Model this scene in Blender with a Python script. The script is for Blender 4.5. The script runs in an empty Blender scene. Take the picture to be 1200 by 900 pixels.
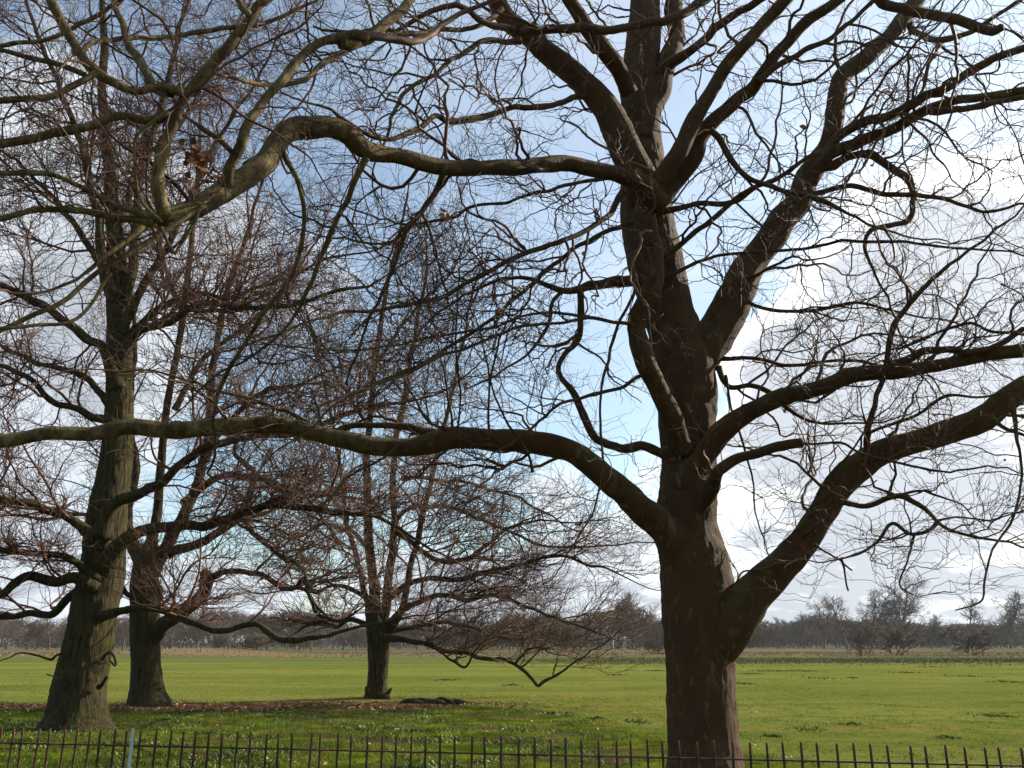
import bpy, math, random
import numpy as np
from mathutils import noise as mnoise, Vector

# ------------------------------------------------------------------ camera, sky, sun, exposure
scene = bpy.context.scene
C = scene.collection
F = 1030.0                      # focal length in pixels of a 1200 px wide frame
PITCH = math.radians(16.5)
CAMZ = 1.65
cam = bpy.data.objects.new('camera', bpy.data.cameras.new('camera'))
C.objects.link(cam)
cam.data.sensor_width = 36.0
cam.data.lens = 36.0 * F / 1200.0
cam.data.clip_end = 6000
cam.location = (0, 0, CAMZ)
cam.rotation_euler = (math.pi / 2 + PITCH, 0, 0)
scene.camera = cam

SUN_AZ = math.radians(62)       # clockwise from the viewing direction (+Y)
SUN_EL = math.radians(29)
sun = bpy.data.objects.new('sun', bpy.data.lights.new('sun', 'SUN'))
C.objects.link(sun)
sun.data.energy = 5.0
sun.data.angle = math.radians(0.5)
sun.data.color = (1.0, 0.90, 0.74)
sdir = Vector((math.sin(SUN_AZ) * math.cos(SUN_EL), math.cos(SUN_AZ) * math.cos(SUN_EL), math.sin(SUN_EL)))
sun.rotation_euler = sdir.to_track_quat('Z', 'Y').to_euler()

scene.view_settings.view_transform = 'Standard'
scene.view_settings.look = 'None'
scene.view_settings.gamma = 1
scene.view_settings.exposure = 0.77
scene.view_settings.use_curve_mapping = False

cp, sp = math.cos(PITCH), math.sin(PITCH)
def ray(px, py):
    v = -(py - 450) / F
    return np.array([(px - 600) / F, cp - v * sp, sp + v * cp])
def at(px, py, Y):
    d = ray(px, py)
    t = Y / d[1]
    return np.array([0, 0, CAMZ]) + d * t, t
def ground_at(px, py, z=0.0):
    d = ray(px, py)
    t = (z - CAMZ) / d[2]
    return np.array([0, 0, CAMZ]) + d * t

# ---- node helpers
class NT:
    def __init__(s, tree): s.t = tree; s.n = tree.nodes; s.l = tree.links
    def add(s, typ, **kw):
        n = s.n.new(typ)
        for k, v in kw.items(): setattr(n, k, v)
        return n
    def put(s, sock, v):
        if isinstance(v, bpy.types.NodeSocket): s.l.new(v, sock)
        elif v is not None: sock.default_value = v
    def math(s, op, a, b=None, clamp=False):
        n = s.add('ShaderNodeMath', operation=op, use_clamp=clamp)
        s.put(n.inputs[0], a)
        if b is not None: s.put(n.inputs[1], b)
        return n.outputs[0]
    def vmath(s, op, a, b=None):
        n = s.add('ShaderNodeVectorMath', operation=op)
        s.put(n.inputs[0], a)
        if b is not None: s.put(n.inputs[1], b)
        return n.outputs['Value'] if op in ('DOT_PRODUCT', 'LENGTH') else n.outputs[0]
    def mix(s, fac, a, b, mode='MIX'):
        n = s.add('ShaderNodeMix', data_type='RGBA', blend_type=mode)
        s.put(n.inputs[0], fac); s.put(n.inputs[6], a); s.put(n.inputs[7], b)
        return n.outputs[2]
    def ramp(s, v, a, b, lo=0.0, hi=1.0, smooth=True):
        n = s.add('ShaderNodeMapRange', interpolation_type='SMOOTHSTEP' if smooth else 'LINEAR')
        s.put(n.inputs[0], v)
        for i, x in enumerate((a, b, lo, hi)): s.put(n.inputs[i + 1], x)
        return n.outputs[0]
    def noise(s, vec, scale, detail=4, rough=0.55, dist=0.0):
        n = s.add('ShaderNodeTexNoise')
        if vec is not None: s.l.new(vec, n.inputs['Vector'])
        n.inputs['Scale'].default_value = scale
        n.inputs['Detail'].default_value = detail
        n.inputs['Roughness'].default_value = rough
        n.inputs['Distortion'].default_value = dist
        return n.outputs[0]
def rgb(r, g, b): return (r, g, b, 1.0)

# ---- world: physical sky plus broken cumulus
world = bpy.data.worlds.new('World'); scene.world = world
world.use_nodes = True
W = NT(world.node_tree); W.n.clear()
wout = W.add('ShaderNodeOutputWorld'); bg = W.add('ShaderNodeBackground')
W.l.new(bg.outputs[0], wout.inputs[0])
sky = W.add('ShaderNodeTexSky', sky_type='NISHITA')
sky.sun_disc = False
sky.sun_elevation = SUN_EL
sky.sun_rotation = SUN_AZ
sky.altitude = 50; sky.air_density = 1.0; sky.dust_density = 0.6; sky.ozone_density = 1.4
tc = W.add('ShaderNodeTexCoord').outputs['Generated']
sep = W.add('ShaderNodeSeparateXYZ'); W.l.new(tc, sep.inputs[0])
zz = W.math('MAXIMUM', sep.outputs[2], 0.0)
den = W.math('ADD', zz, 0.22)
comb = W.add('ShaderNodeCombineXYZ')
W.l.new(W.math('DIVIDE', sep.outputs[0], den), comb.inputs[0])
W.l.new(W.math('DIVIDE', sep.outputs[1], den), comb.inputs[1])
pv = comb.outputs[0]
n1 = W.noise(pv, 1.9, 9, 0.56, 0.25)
n2 = W.noise(pv, 5.5, 8, 0.6, 0.1)
def blob(px, py, rad, amp):
    d = Vector(ray(px, py)).normalized()
    dp = W.vmath('DOT_PRODUCT', tc, tuple(d))
    return W.ramp(dp, math.cos(math.radians(rad)), 1.0, 0.0, amp)
cover = W.ramp(zz, 0.02, 0.17, 0.22, -0.06)
for b in [(1010, 400, 13, .26), (1150, 480, 14, .30), (930, 560, 11, .22), (700, 570, 7, .14), (120, 250, 11, .20),
          (40, 470, 12, .22), (330, 300, 8, .12), (1180, 330, 10, .2), (560, 640, 8, .12), (30, 60, 7, .16),
          (750, 440, 9, -.10), (560, 540, 6, -.16), (420, 560, 8, -.12), (650, 130, 20, -.16), (330, 560, 7, -.12), (300, 90, 12, -.1), (1010, 120, 15, -.05)]:
    cover = W.math('ADD', cover, blob(*b))
dens = W.math('ADD', W.math('ADD', n1, W.math('MULTIPLY', W.math('SUBTRACT', n2, 0.5), 0.22)), cover)
cmask = W.ramp(dens, 0.49, 0.67)
thick = W.ramp(W.math('ADD', dens, W.math('MULTIPLY', W.math('SUBTRACT', n2, 0.5), 0.35)), 0.60, 0.82)
sd = W.vmath('DOT_PRODUCT', tc, tuple(sdir))
glow = W.ramp(sd, 0.45, 1.0, 0.0, 1.0, smooth=False)
lit = W.mix(glow, rgb(4.9, 5.3, 5.8), rgb(12.0, 12.0, 11.9))
shade = W.mix(glow, rgb(3.0, 3.3, 3.7), rgb(5.0, 5.3, 5.7))
ccol = W.mix(thick, lit, shade)
skyc = W.mix(1.0, sky.outputs[0], rgb(0.90, 1.0, 0.97), 'MULTIPLY')
# thin veil of high cloud
veil = W.math('MULTIPLY', W.ramp(n1, 0.3, 0.75, 0.20, 0.42), W.ramp(sd, 0.1, 1.0, 0.55, 1.15))
skyc = W.mix(veil, skyc, lit)
W.l.new(W.mix(cmask, skyc, ccol), bg.inputs[0])
bg.inputs[1].default_value = 0.11

# ------------------------------------------------------------------ materials
def new_mat(name):
    m = bpy.data.materials.new(name); m.use_nodes = True
    t = NT(m.node_tree)
    b = t.n['Principled BSDF']
    b.inputs['Specular IOR Level'].default_value = 0.25
    return m, t, b
def bump(t, b, h, strength=0.5, dist=0.02):
    n = t.add('ShaderNodeBump'); n.inputs['Strength'].default_value = strength; n.inputs['Distance'].default_value = dist
    t.l.new(h, n.inputs['Height']); t.l.new(n.outputs[0], b.inputs['Normal'])
def scaled(t, v, s):
    return t.vmath('MULTIPLY', v, s)

def bark_plane(name, moss):
    m, t, b = new_mat(name)
    v = t.add('ShaderNodeTexCoord').outputs['Object']
    vs = scaled(t, v, (1, 1, .55))
    base = t.mix(t.noise(vs, 5, 6), rgb(.026, .0105, .0025), rgb(.095, .043, .012))
    vl = scaled(t, v, (1, 1, .28))
    patch = t.math('MULTIPLY', t.ramp(t.noise(vl, 9, 7, .62, .5), .55, .62), t.ramp(t.noise(v, 2.3, 3), .42, .6, .15, 1))
    base = t.mix(t.math('MULTIPLY', patch, .8), base, rgb(.155, .095, .038))
    sx = t.add('ShaderNodeSeparateXYZ'); t.l.new(v, sx.inputs[0])
    away = t.math('SQRT', t.math('ADD', t.math('MULTIPLY', sx.outputs[0], sx.outputs[0]), t.math('MULTIPLY', sx.outputs[1], sx.outputs[1])))
    young_lit = t.math('MULTIPLY', t.ramp(away, 2.5, 6.0), t.ramp(t.noise(vs, 5, 6, .65), .36, .6, .1, 1))
    base = t.mix(t.math('MULTIPLY', young_lit, .78 if moss > .04 else .1), base, t.mix(t.ramp(t.noise(vs, 14, 5, .6), .4, .62), rgb(.115, .085, .026), rgb(.26, .205, .085)))  # olive young bark away from the trunk, brightened to paint in sunlit highlights
    patch2 = t.ramp(t.noise(vs, 17, 2, .5, .4), .66, .70)
    base = t.mix(t.math('MULTIPLY', patch2, .8), base, rgb(.15, .075, .035))
    nz = t.add('ShaderNodeSeparateXYZ'); g = t.add('ShaderNodeNewGeometry'); t.l.new(g.outputs['Normal'], nz.inputs[0])
    alg = t.math('MULTIPLY', t.ramp(nz.outputs[2], 0, .9, moss, .8), t.ramp(t.noise(v, 4, 5), .35, .6))
    base = t.mix(alg, base, rgb(.110, .088, .018))
    t.l.new(base, b.inputs['Base Color']); b.inputs['Roughness'].default_value = .8
    h = t.math('ADD', t.noise(vl, 30, 8, .7), t.math('MULTIPLY', patch, .6))
    bump(t, b, h, 1.0, .03)
    return m
def bark_lime():
    m, t, b = new_mat('bark_furrowed')
    v = t.add('ShaderNodeTexCoord').outputs['Object']
    ridg = t.noise(scaled(t, v, (1, 1, .09)), 21, 7, .65, .4)
    base = t.mix(t.ramp(ridg, .35, .65), rgb(.010, .0065, .003), rgb(.066, .045, .016))
    alg = t.math('MULTIPLY', t.ramp(t.noise(v, 1.6, 6, .65), .38, .62, .1, .75), t.ramp(ridg, .38, .6, .35, 1))
    base = t.mix(alg, base, rgb(.058, .054, .009))
    t.l.new(base, b.inputs['Base Color']); b.inputs['Roughness'].default_value = .9
    bump(t, b, ridg, 1.0, .06)
    return m
def twig_mat(name, c1, c2, rough=.65):
    m, t, b = new_mat(name)
    v = t.add('ShaderNodeTexCoord').outputs['Object']
    t.l.new(t.mix(t.ramp(t.noise(v, 1.3, 4), .4, .6), c1, c2), b.inputs['Base Color'])
    b.inputs['Roughness'].default_value = rough
    b.inputs['Specular IOR Level'].default_value = .2
    return m
def flat(name, c, rough=.8, c2=None, scale=3.0, metal=0):
    m, t, b = new_mat(name)
    if c2:
        v = t.add('ShaderNodeTexCoord').outputs['Object']
        t.l.new(t.mix(t.ramp(t.noise(v, scale, 5), .38, .62), c, c2), b.inputs['Base Color'])
    else: b.inputs['Base Color'].default_value = c
    b.inputs['Roughness'].default_value = rough; b.inputs['Metallic'].default_value = metal
    return m
M = {
    'plane': bark_plane('bark_plane', .0), 'plane_limb': bark_plane('bark_plane_limb', .041), 'lime': bark_lime(),
    'twig_plane': twig_mat('twig_plane', rgb(.058, .025, .014), rgb(.135, .068, .036)),
    'twig_lime': twig_mat('twig_lime', rgb(.075, .031, .019), rgb(.15, .072, .042)),
    'twig_grey': twig_mat('twig_grey', rgb(.070, .034, .020), rgb(.14, .078, .044)),
    'far_bark': flat('far_bark', rgb(.10, .08, .06), .9, rgb(.15, .12, .08), .4),
    'far_twig': flat('far_twig', rgb(.075, .052, .035), .9, rgb(.125, .085, .055), .15),
    'far_red': flat('far_red', rgb(.12, .085, .055), .9, rgb(.15, .115, .075), .3),
    'iron': flat('rusty_iron', rgb(.030, .016, .011), .75, rgb(.10, .040, .020), 9),
    'galv': flat('grey_paint', rgb(.42, .42, .40), .6, rgb(.55, .55, .52), 12),
    'leaf': flat('dead_leaf', rgb(.17, .07, .035), .7, rgb(.34, .17, .09), 6),
    'litter': flat('leaf_litter', rgb(.26, .11, .045), .75, rgb(.52, .29, .15), 7),
    'soil': flat('soil', rgb(.035, .024, .016), .95, rgb(.075, .05, .03), 8),
    'white': flat('white_car_paint', rgb(.75, .75, .75), .4), 'glass': flat('dark_glass', rgb(.03, .035, .04), .15), 'tyre': flat('tyre_rubber', rgb(.02, .02, .02), .8),
    'reed': flat('reeds', rgb(.15, .115, .055), .9, rgb(.23, .165, .085), .2),
    'tussock': flat('tussock', rgb(.085, .105, .015), .9, rgb(.13, .15, .025), 2.),
    'sedge': flat('sedge', rgb(.05, .065, .022), .9, rgb(.085, .095, .035), .3),
}
def grass_mat():
    m, t, b = new_mat('grass_blades')
    v = t.add('ShaderNodeTexCoord').outputs['Object']
    a = t.mix(t.ramp(t.noise(v, .8, 4), .35, .65), rgb(.078, .108, .016), rgb(.165, .195, .032))
    a = t.mix(t.ramp(t.noise(v, 5, 3), .58, .7), a, rgb(.26, .25, .05))
    t.l.new(a, b.inputs['Base Color']); b.inputs['Roughness'].default_value = .7; b.inputs['Specular IOR Level'].default_value = .08
    tr = t.add('ShaderNodeBsdfTranslucent'); t.l.new(a, tr.inputs[0])
    mx = t.add('ShaderNodeMixShader'); mx.inputs[0].default_value = .35
    t.l.new(b.outputs[0], mx.inputs[1]); t.l.new(tr.outputs[0], mx.inputs[2])
    t.l.new(mx.outputs[0], t.n['Material Output'].inputs[0])
    return m
M['grass'] = grass_mat()
M['weed'] = flat('weed_leaves', rgb(.030, .058, .010), .5, rgb(.16, .21, .03), 2.2)

def ground_mat():
    m, t, b = new_mat('meadow_ground')
    g = t.add('ShaderNodeNewGeometry'); v = g.outputs['Position']
    s = t.add('ShaderNodeSeparateXYZ'); t.l.new(v, s.inputs[0])
    x, y = s.outputs[0], s.outputs[1]
    wob = t.math('MULTIPLY', t.math('SUBTRACT', t.noise(scaled(t, v, (.35, 1, 1)), .09, 4), .5), 1.0)
    # open meadow
    lng = scaled(t, v, (.3, 1, 1))
    mead = t.mix(t.ramp(t.noise(lng, .12, 6, .65), .42, .58), rgb(.112, .142, .026), rgb(.168, .180, .040))
    mead = t.mix(t.ramp(t.noise(lng, .3, 6, .7), .48, .66, 0, .7), mead, rgb(.205, .165, .045))
    mead = t.mix(t.ramp(t.noise(v, 3.5, 5, .7), .48, .7, 0, .6), mead, rgb(.055, .075, .014))
    mead = t.mix(t.ramp(t.noise(scaled(t, v, (.5, 1, 1)), .35, 6, .7), .55, .68, 0, .55), mead, rgb(.085, .10, .022))
    mead = t.mix(t.ramp(t.noise(v, 11, 4, .7), .6, .7, 0, .5), mead, rgb(.24, .22, .08))
    # rougher turf and bare earth below the trees
    turf = t.mix(t.ramp(t.noise(v, 1.1, 6, .65), .4, .6), rgb(.042, .062, .006), rgb(.11, .14, .012))
    turf = t.mix(t.ramp(t.noise(scaled(t, v, (.6, 1, 1)), .55, 6, .65), .49, .58, 0, .9), turf, rgb(.065, .045, .026))
    yy = t.math('ADD', y, t.math('MULTIPLY', wob, 9))
    rightish = t.ramp(x, -1, 7, 0, 15)
    edge = t.math('ADD', yy, rightish)
    col = t.mix(t.ramp(edge, 24.0, 27.5), turf, mead)
    # leaf litter band behind the trees
    lb = t.math('MULTIPLY', t.ramp(yy, 23.6, 25.0), t.ramp(yy, 28.0, 26.4))
    lb = t.math('MULTIPLY', lb, t.ramp(x, -.5, -4.0))
    lb = t.math('MULTIPLY', lb, t.ramp(t.noise(v, 2.2, 5, .7), .3, .5))
    col = t.mix(t.math('MULTIPLY', lb, .9), col, t.mix(t.noise(v, 16, 3, .7), rgb(.09, .045, .022), rgb(.22, .12, .06)))
    # sedge band and rank brown grass at the far side
    y3 = t.math('ADD', y, t.math('MULTIPLY', wob, 60))
    col = t.mix(t.math('MULTIPLY', t.ramp(y3, 78, 88), t.ramp(x, -10, 22, .45, .9)), col, t.mix(t.noise(lng, .5, 5, .7), rgb(.045, .062, .02), rgb(.085, .10, .035)))
    col = t.mix(t.ramp(y3, 112, 128), col, t.mix(t.ramp(t.noise(scaled(t, v, (.2, 1, 1)), .05, 5, .6), .4, .6), rgb(.095, .085, .040), rgb(.17, .125, .065)))
    col = t.mix(t.ramp(y, 330, 380, 0, .8), col, rgb(.09, .12, .035))
    t.l.new(col, b.inputs['Base Color']); b.inputs['Roughness'].default_value = .95
    b.inputs['Specular IOR Level'].default_value = 0
    h = t.math('ADD', t.math('MULTIPLY', t.noise(v, 9, 6, .7), 1.4), t.math('MULTIPLY', t.noise(v, 1.5, 3), 2))
    bump(t, b, h, .8, .09)
    return m
M['ground'] = ground_mat()

# ------------------------------------------------------------------ object helpers
def tag(o, label=None, cat=None, group=None, kind=None):
    if label: o['label'] = label
    if cat: o['category'] = cat
    if group: o['group'] = group
    if kind: o['kind'] = kind
    return o
def empty(name, loc, label, cat, group=None):
    o = bpy.data.objects.new(name, None); C.objects.link(o); o.location = loc
    o.empty_display_size = .3
    return tag(o, label, cat, group)
def mesh_np(name, verts, faces, mat, parent=None, smooth=True, loc=None):
    """verts (N,3); faces (M,k) int array, all of one size"""
    verts = np.asarray(verts, dtype=np.float32); faces = np.asarray(faces, dtype=np.int32)
    if loc is not None: verts = verts - np.asarray(loc, dtype=np.float32)
    me = bpy.data.meshes.new(name)
    me.vertices.add(len(verts)); me.vertices.foreach_set('co', verts.ravel())
    k = faces.shape[1]
    me.loops.add(faces.size); me.loops.foreach_set('vertex_index', faces.ravel())
    me.polygons.add(len(faces))
    me.polygons.foreach_set('loop_start', np.arange(0, faces.size, k, dtype=np.int32))
    me.polygons.foreach_set('use_smooth', np.full(len(faces), smooth))
    me.update(calc_edges=True); me.validate()
    me.materials.append(mat)
    o = bpy.data.objects.new(name, me); C.objects.link(o)
    if parent: o.parent = parent
    return o
def tubes(P, R, k):
    """P (N,S,3) centre lines, R (N,S) radii -> verts, quads"""
    N, S, _ = P.shape
    T = np.empty_like(P); T[:, 1:-1] = P[:, 2:] - P[:, :-2]; T[:, 0] = P[:, 1] - P[:, 0]; T[:, -1] = P[:, -1] - P[:, -2]
    T /= np.linalg.norm(T, axis=2, keepdims=True) + 1e-9
    avg = P[:, -1] - P[:, 0]; avg /= np.linalg.norm(avg, axis=1, keepdims=True) + 1e-9
    ref = np.where(np.abs(avg[:, 2:3]) < .75, np.array([[0, 0, 1.]]), np.array([[0.2, 1., 0]]))
    U = np.cross(T, ref[:, None, :]); U /= np.linalg.norm(U, axis=2, keepdims=True) + 1e-9
    V = np.cross(T, U)
    a = np.linspace(0, 2 * np.pi, k, endpoint=False)
    ring = U[:, :, None, :] * np.cos(a)[None, None, :, None] + V[:, :, None, :] * np.sin(a)[None, None, :, None]
    verts = (P[:, :, None, :] + ring * R[:, :, None, None]).reshape(-1, 3)
    base = (np.arange(N) * S * k)[:, None, None] + (np.arange(S - 1) * k)[None, :, None]
    j = np.arange(k)[None, None, :]; j2 = (j + 1) % k
    q = np.stack([base + j, base + j2, base + k + j2, base + k + j], axis=-1).reshape(-1, 4)
    return verts, q
def merge(parts):
    vs, fs, off = [], [], 0
    for v, f in parts:
        vs.append(v); fs.append(f + off); off += len(v)
    return np.concatenate(vs), np.concatenate(fs)
def catmull(Q, n):
    """Q (K,D) control points -> (n,D) spaced evenly along the curve"""
    Q = np.asarray(Q, float)
    if len(Q) == 2: Q = np.array([Q[0], (Q[0] + Q[1]) / 2, Q[1]])
    E = np.vstack([2 * Q[0] - Q[1], Q, 2 * Q[-1] - Q[-2]])
    out = []
    for i in range(len(Q) - 1):
        p0, p1, p2, p3 = E[i], E[i + 1], E[i + 2], E[i + 3]
        for s in np.linspace(0, 1, 10, endpoint=False):
            out.append(.5 * ((2 * p1) + (-p0 + p2) * s + (2 * p0 - 5 * p1 + 4 * p2 - p3) * s * s + (-p0 + 3 * p1 - 3 * p2 + p3) * s ** 3))
    out.append(Q[-1]); out = np.array(out)
    d = np.r_[0, np.cumsum(np.linalg.norm(np.diff(out[:, :3], axis=0), axis=1))]
    u = np.linspace(0, d[-1], n)
    return np.stack([np.interp(u, d, out[:, c]) for c in range(Q.shape[1])], axis=1)

def trace(pts, Y0, Y1=None):
    """pts: (px, py, width px[, Y]) -> control points (x, y, z, radius) standing at real depths"""
    Y1 = Y0 if Y1 is None else Y1
    P = [p[:2] for p in pts]
    d = [0]
    for a, b in zip(P[:-1], P[1:]): d.append(d[-1] + math.hypot(b[0] - a[0], b[1] - a[1]))
    out = []
    for p, s in zip(pts, d):
        Y = p[3] if len(p) > 3 else Y0 + (Y1 - Y0) * s / d[-1]
        q, t = at(p[0], p[1], Y)
        w_ = p[2] * (.74 if p[2] < 6 else .74 + .26 * min(1, (p[2] - 6) / 14))
        if 12 < p[2] < 39: w_ *= .94
        out.append([*q, w_ / 2 * t / F])
    return np.array(out)
def limb_geo(ctrl, rough=.06, ridge=0, k=None, seg=None, cap=True, seed=0, kink=.35):
    ln = np.linalg.norm(np.diff(ctrl[:, :3], axis=0), axis=1).sum()
    rmean = ctrl[:, 3].mean()
    n = seg or int(np.clip(ln / max(rmean * .7, .03), 14, 120))
    c = catmull(ctrl, n)
    rs = np.random.RandomState(seed)
    # small kinks of the centre line
    s = np.linspace(0, ln, n)
    env = np.minimum(1, np.minimum(np.arange(n), np.arange(n)[::-1]) / 4.0)[:, None]
    w = np.zeros((n, 3))
    for fr, am in ((.55, 1.), (.22, .5), (.11, .22)):
        sp_ = fr * (1 + min(2.5, rmean * 8))
        kn = max(3, int(ln / sp_) + 2); ks = np.linspace(0, ln, kn) + np.r_[0, rs.uniform(-.35, .35, kn - 2) * ln / (kn - 1), 0]
        kv = rs.normal(size=(len(ks), 3)) * am
        for a_ in range(3): w[:, a_] += np.interp(s, ks, kv[:, a_])
    hw = int(rmean * (.4 if rmean < .05 else 1.2) / (ln / n))
    if hw > 0:
        kern = np.hanning(2 * hw + 3)[1:-1]; kern /= kern.sum()
        for a_ in range(3): w[:, a_] = np.convolve(np.pad(w[:, a_], hw, mode='edge'), kern, 'valid')
    c[:, :3] += w * env * np.minimum(rmean * kink + .004, min(.038, .0042 * abs(c[:, 1].mean())))
    if rmean < .09: c[:, 3] *= 1 + .22 * np.exp(-s / (2.2 * c[0, 3] + .01))      # branch collar
    # swollen nodes
    kn = int(min(ln * 2.2, ln / (rmean * 7))) + 1
    for u_ in rs.uniform(0, ln, kn): c[:, 3] *= 1 + rs.uniform(.03, .14 if rmean < .06 else .045) * np.exp(-((s - u_) / (rmean * 1.3 + .01)) ** 2)
    k = k or int(np.clip(rmean * 120, 7, 28))
    v, q = tubes(c[None, :, :3], c[None, :, 3], k)
    v = v.reshape(n, k, 3)
    # lumpy surface: knots and ridges
    if rough:
        for i in range(n):
            r = c[i, 3]
            for j in range(k):
                d = v[i, j] - c[i, :3]
                p = Vector(v[i, j])
                am = 1 + rough * (1.6 * mnoise.noise(p * 2.2 + Vector((seed, 0, 0))) + 1.1 * mnoise.noise(p * 7) + .5 * mnoise.noise(p * 19))
                if ridge:
                    q1 = Vector((p.x * 19, p.y * 19, p.z * 2.2)); q2 = Vector((p.x * 44, p.y * 44, p.z * 8 + 9))
                    am += ridge / r * (1 - 2.4 * abs(mnoise.noise(q1)) + .5 * mnoise.noise(q2))
                v[i, j] = c[i, :3] + d * am
    if not ridge and c[0, 3] < .09: pass
    v = v.reshape(-1, 3)
    if cap:       # rounded end
        tip = c[-1, :3] + (c[-1, :3] - c[-2, :3]) * .4
        v = np.vstack([v, np.repeat(tip[None], 1, 0)])
        last = (n - 1) * k
        f = np.array([[last + j, last + (j + 1) % k, len(v) - 1, len(v) - 1] for j in range(k)])
        # degenerate quads are avoided with a tiny ring instead
        v = v[:-1]
        ring = v[last:last + k] * .03 + tip * .97
        q2 = np.array([[last + j, last + (j + 1) % k, len(v) + (j + 1) % k, len(v) + j] for j in range(k)])
        n0 = len(v)
        tip0 = c[0, :3] - (c[1, :3] - c[0, :3]) * .25
        ring0 = v[:k] * .03 + tip0 * .97
        q3 = np.array([[(j + 1) % k, j, n0 + k + j, n0 + k + (j + 1) % k] for j in range(k)])
        v = np.vstack([v, ring, ring0]); q = np.vstack([q, q2, q3])
        # close both small rings with fans of quads
        h = k // 2
        for base in (n0, n0 + k):
            fan = [[base, base + j, base + j + 1, base + j + 2] for j in range(1, k - 2, 2)]
            q = np.vstack([q, np.array(fan)])
    return c, v, q

rng = np.random.default_rng(11)
def unit(a): return a / (np.linalg.norm(a, axis=-1, keepdims=True) + 1e-9)
def grow(P0, D0, L, R0, S, wander, zig, up, rend=.35):
    N = len(P0)
    P = np.empty((N, S, 3)); P[:, 0] = P0
    d = unit(D0)
    side = unit(np.cross(d, rng.normal(size=(N, 3))))
    sgn = np.where(rng.random(N) < .5, 1., -1.)[:, None]
    for s in range(1, S):
        P[:, s] = P[:, s - 1] + d * (L / (S - 1))[:, None] * rng.uniform(.7, 1.3, (N, 1))
        upv = up if np.isscalar(up) else up[:, None]
        d = unit(d + rng.normal(size=(N, 3)) * wander + sgn * side * zig * rng.uniform(.4, 1.5, (N, 1)) + np.array([[0, 0, 1.]]) * upv)
        sgn = np.where(rng.random((N, 1)) < .75, -sgn, sgn)
    R = R0[:, None] * (1 - (1 - rend) * np.linspace(0, 1, S))[None]
    return P, R
def spawn(P, R, dens, tmin, tmax, ang, len_rng, lscale, rratio, rmin, out=None, outw=0., upw=0., rcap=9.):
    """choose branching points on the parents; returns start, direction, length, radius"""
    N, S, _ = P.shape
    segl = np.linalg.norm(np.diff(P, axis=1), axis=2).sum(1)
    cnt = rng.poisson(segl * dens)
    idx = np.repeat(np.arange(N), cnt)
    n = len(idx)
    t = rng.uniform(tmin, tmax, n)
    u = t * (S - 1); i = np.minimum(u.astype(int), S - 2); f = (u - i)[:, None]
    p = P[idx, i] * (1 - f) + P[idx, i + 1] * f
    r = R[idx, i] * (1 - f[:, 0]) + R[idx, i + 1] * f[:, 0]
    tan = unit(P[idx, i + 1] - P[idx, i])
    perp = unit(np.cross(tan, rng.normal(size=(n, 3))))
    if out is not None:
        o = p - out; o[:, 2] = 0
        perp = perp + unit(o) * outw
    perp = perp + np.array([[0, 0, 1.]]) * upw
    perp = unit(perp - tan * (perp * tan).sum(1, keepdims=True))
    a = np.radians(rng.uniform(ang[0], ang[1], n))[:, None]
    d = tan * np.cos(a) + perp * np.sin(a)
    L = rng.uniform(len_rng[0], len_rng[1], n) * (1 - lscale * t)
    # the drooping ends of the long limbs carry finer growth
    fine = np.clip(p[:, 1] / 8.0, .6, 1.) if FINE else np.ones(n)
    L = L * (.35 + .65 * fine)
    r0 = np.clip(np.minimum(r * rratio, L * .012 + .002), rmin, rcap) * fine
    return p, d, L, r0, t
def resample(c, S):
    u = np.linspace(0, len(c) - 1, S)
    return np.stack([np.interp(u, np.arange(len(c)), c[:, k]) for k in range(4)], 1)

# ------------------------------------------------------------------ ground
def ground_z(x, y):
    near = np.clip((60 - y) / 60, 0, 1)
    z = near * (.05 * np.sin(x * .9 + y * .5) * np.sin(y * .7 - x * .3) + .03 * np.sin(x * 2.3 + 1) * np.sin(y * 1.9 + x))
    z = z + .05 * np.sin(x * .05) * np.sin(y * .06)
    kn = np.exp(-(((x + 52) / 14) ** 2 + ((y - 150) / 20) ** 2)) * 1.1      # low green knoll
    return z + kn
ys = np.r_[-80, -60, -30, np.linspace(-12, 60, 180), np.geomspace(61, 5000, 110)]
xs = np.r_[-np.geomspace(4000, 33, 50), np.linspace(-32, 32, 150), np.geomspace(33, 4000, 50)]
gx, gy = np.meshgrid(xs, ys)
gz = ground_z(gx, gy)
gv = np.stack([gx, gy, gz], -1).reshape(-1, 3)
nx = len(xs); ii, jj = np.meshgrid(np.arange(len(ys) - 1), np.arange(nx - 1), indexing='ij')
a0 = (ii * nx + jj).ravel()
tag(mesh_np('ground', gv, np.stack([a0, a0 + 1, a0 + nx + 1, a0 + nx], 1), M['ground']), kind='structure')
def gz1(x, y): return float(ground_z(np.array([x]), np.array([y]))[0])

# ------------------------------------------------------------------ the big plane tree

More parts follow.
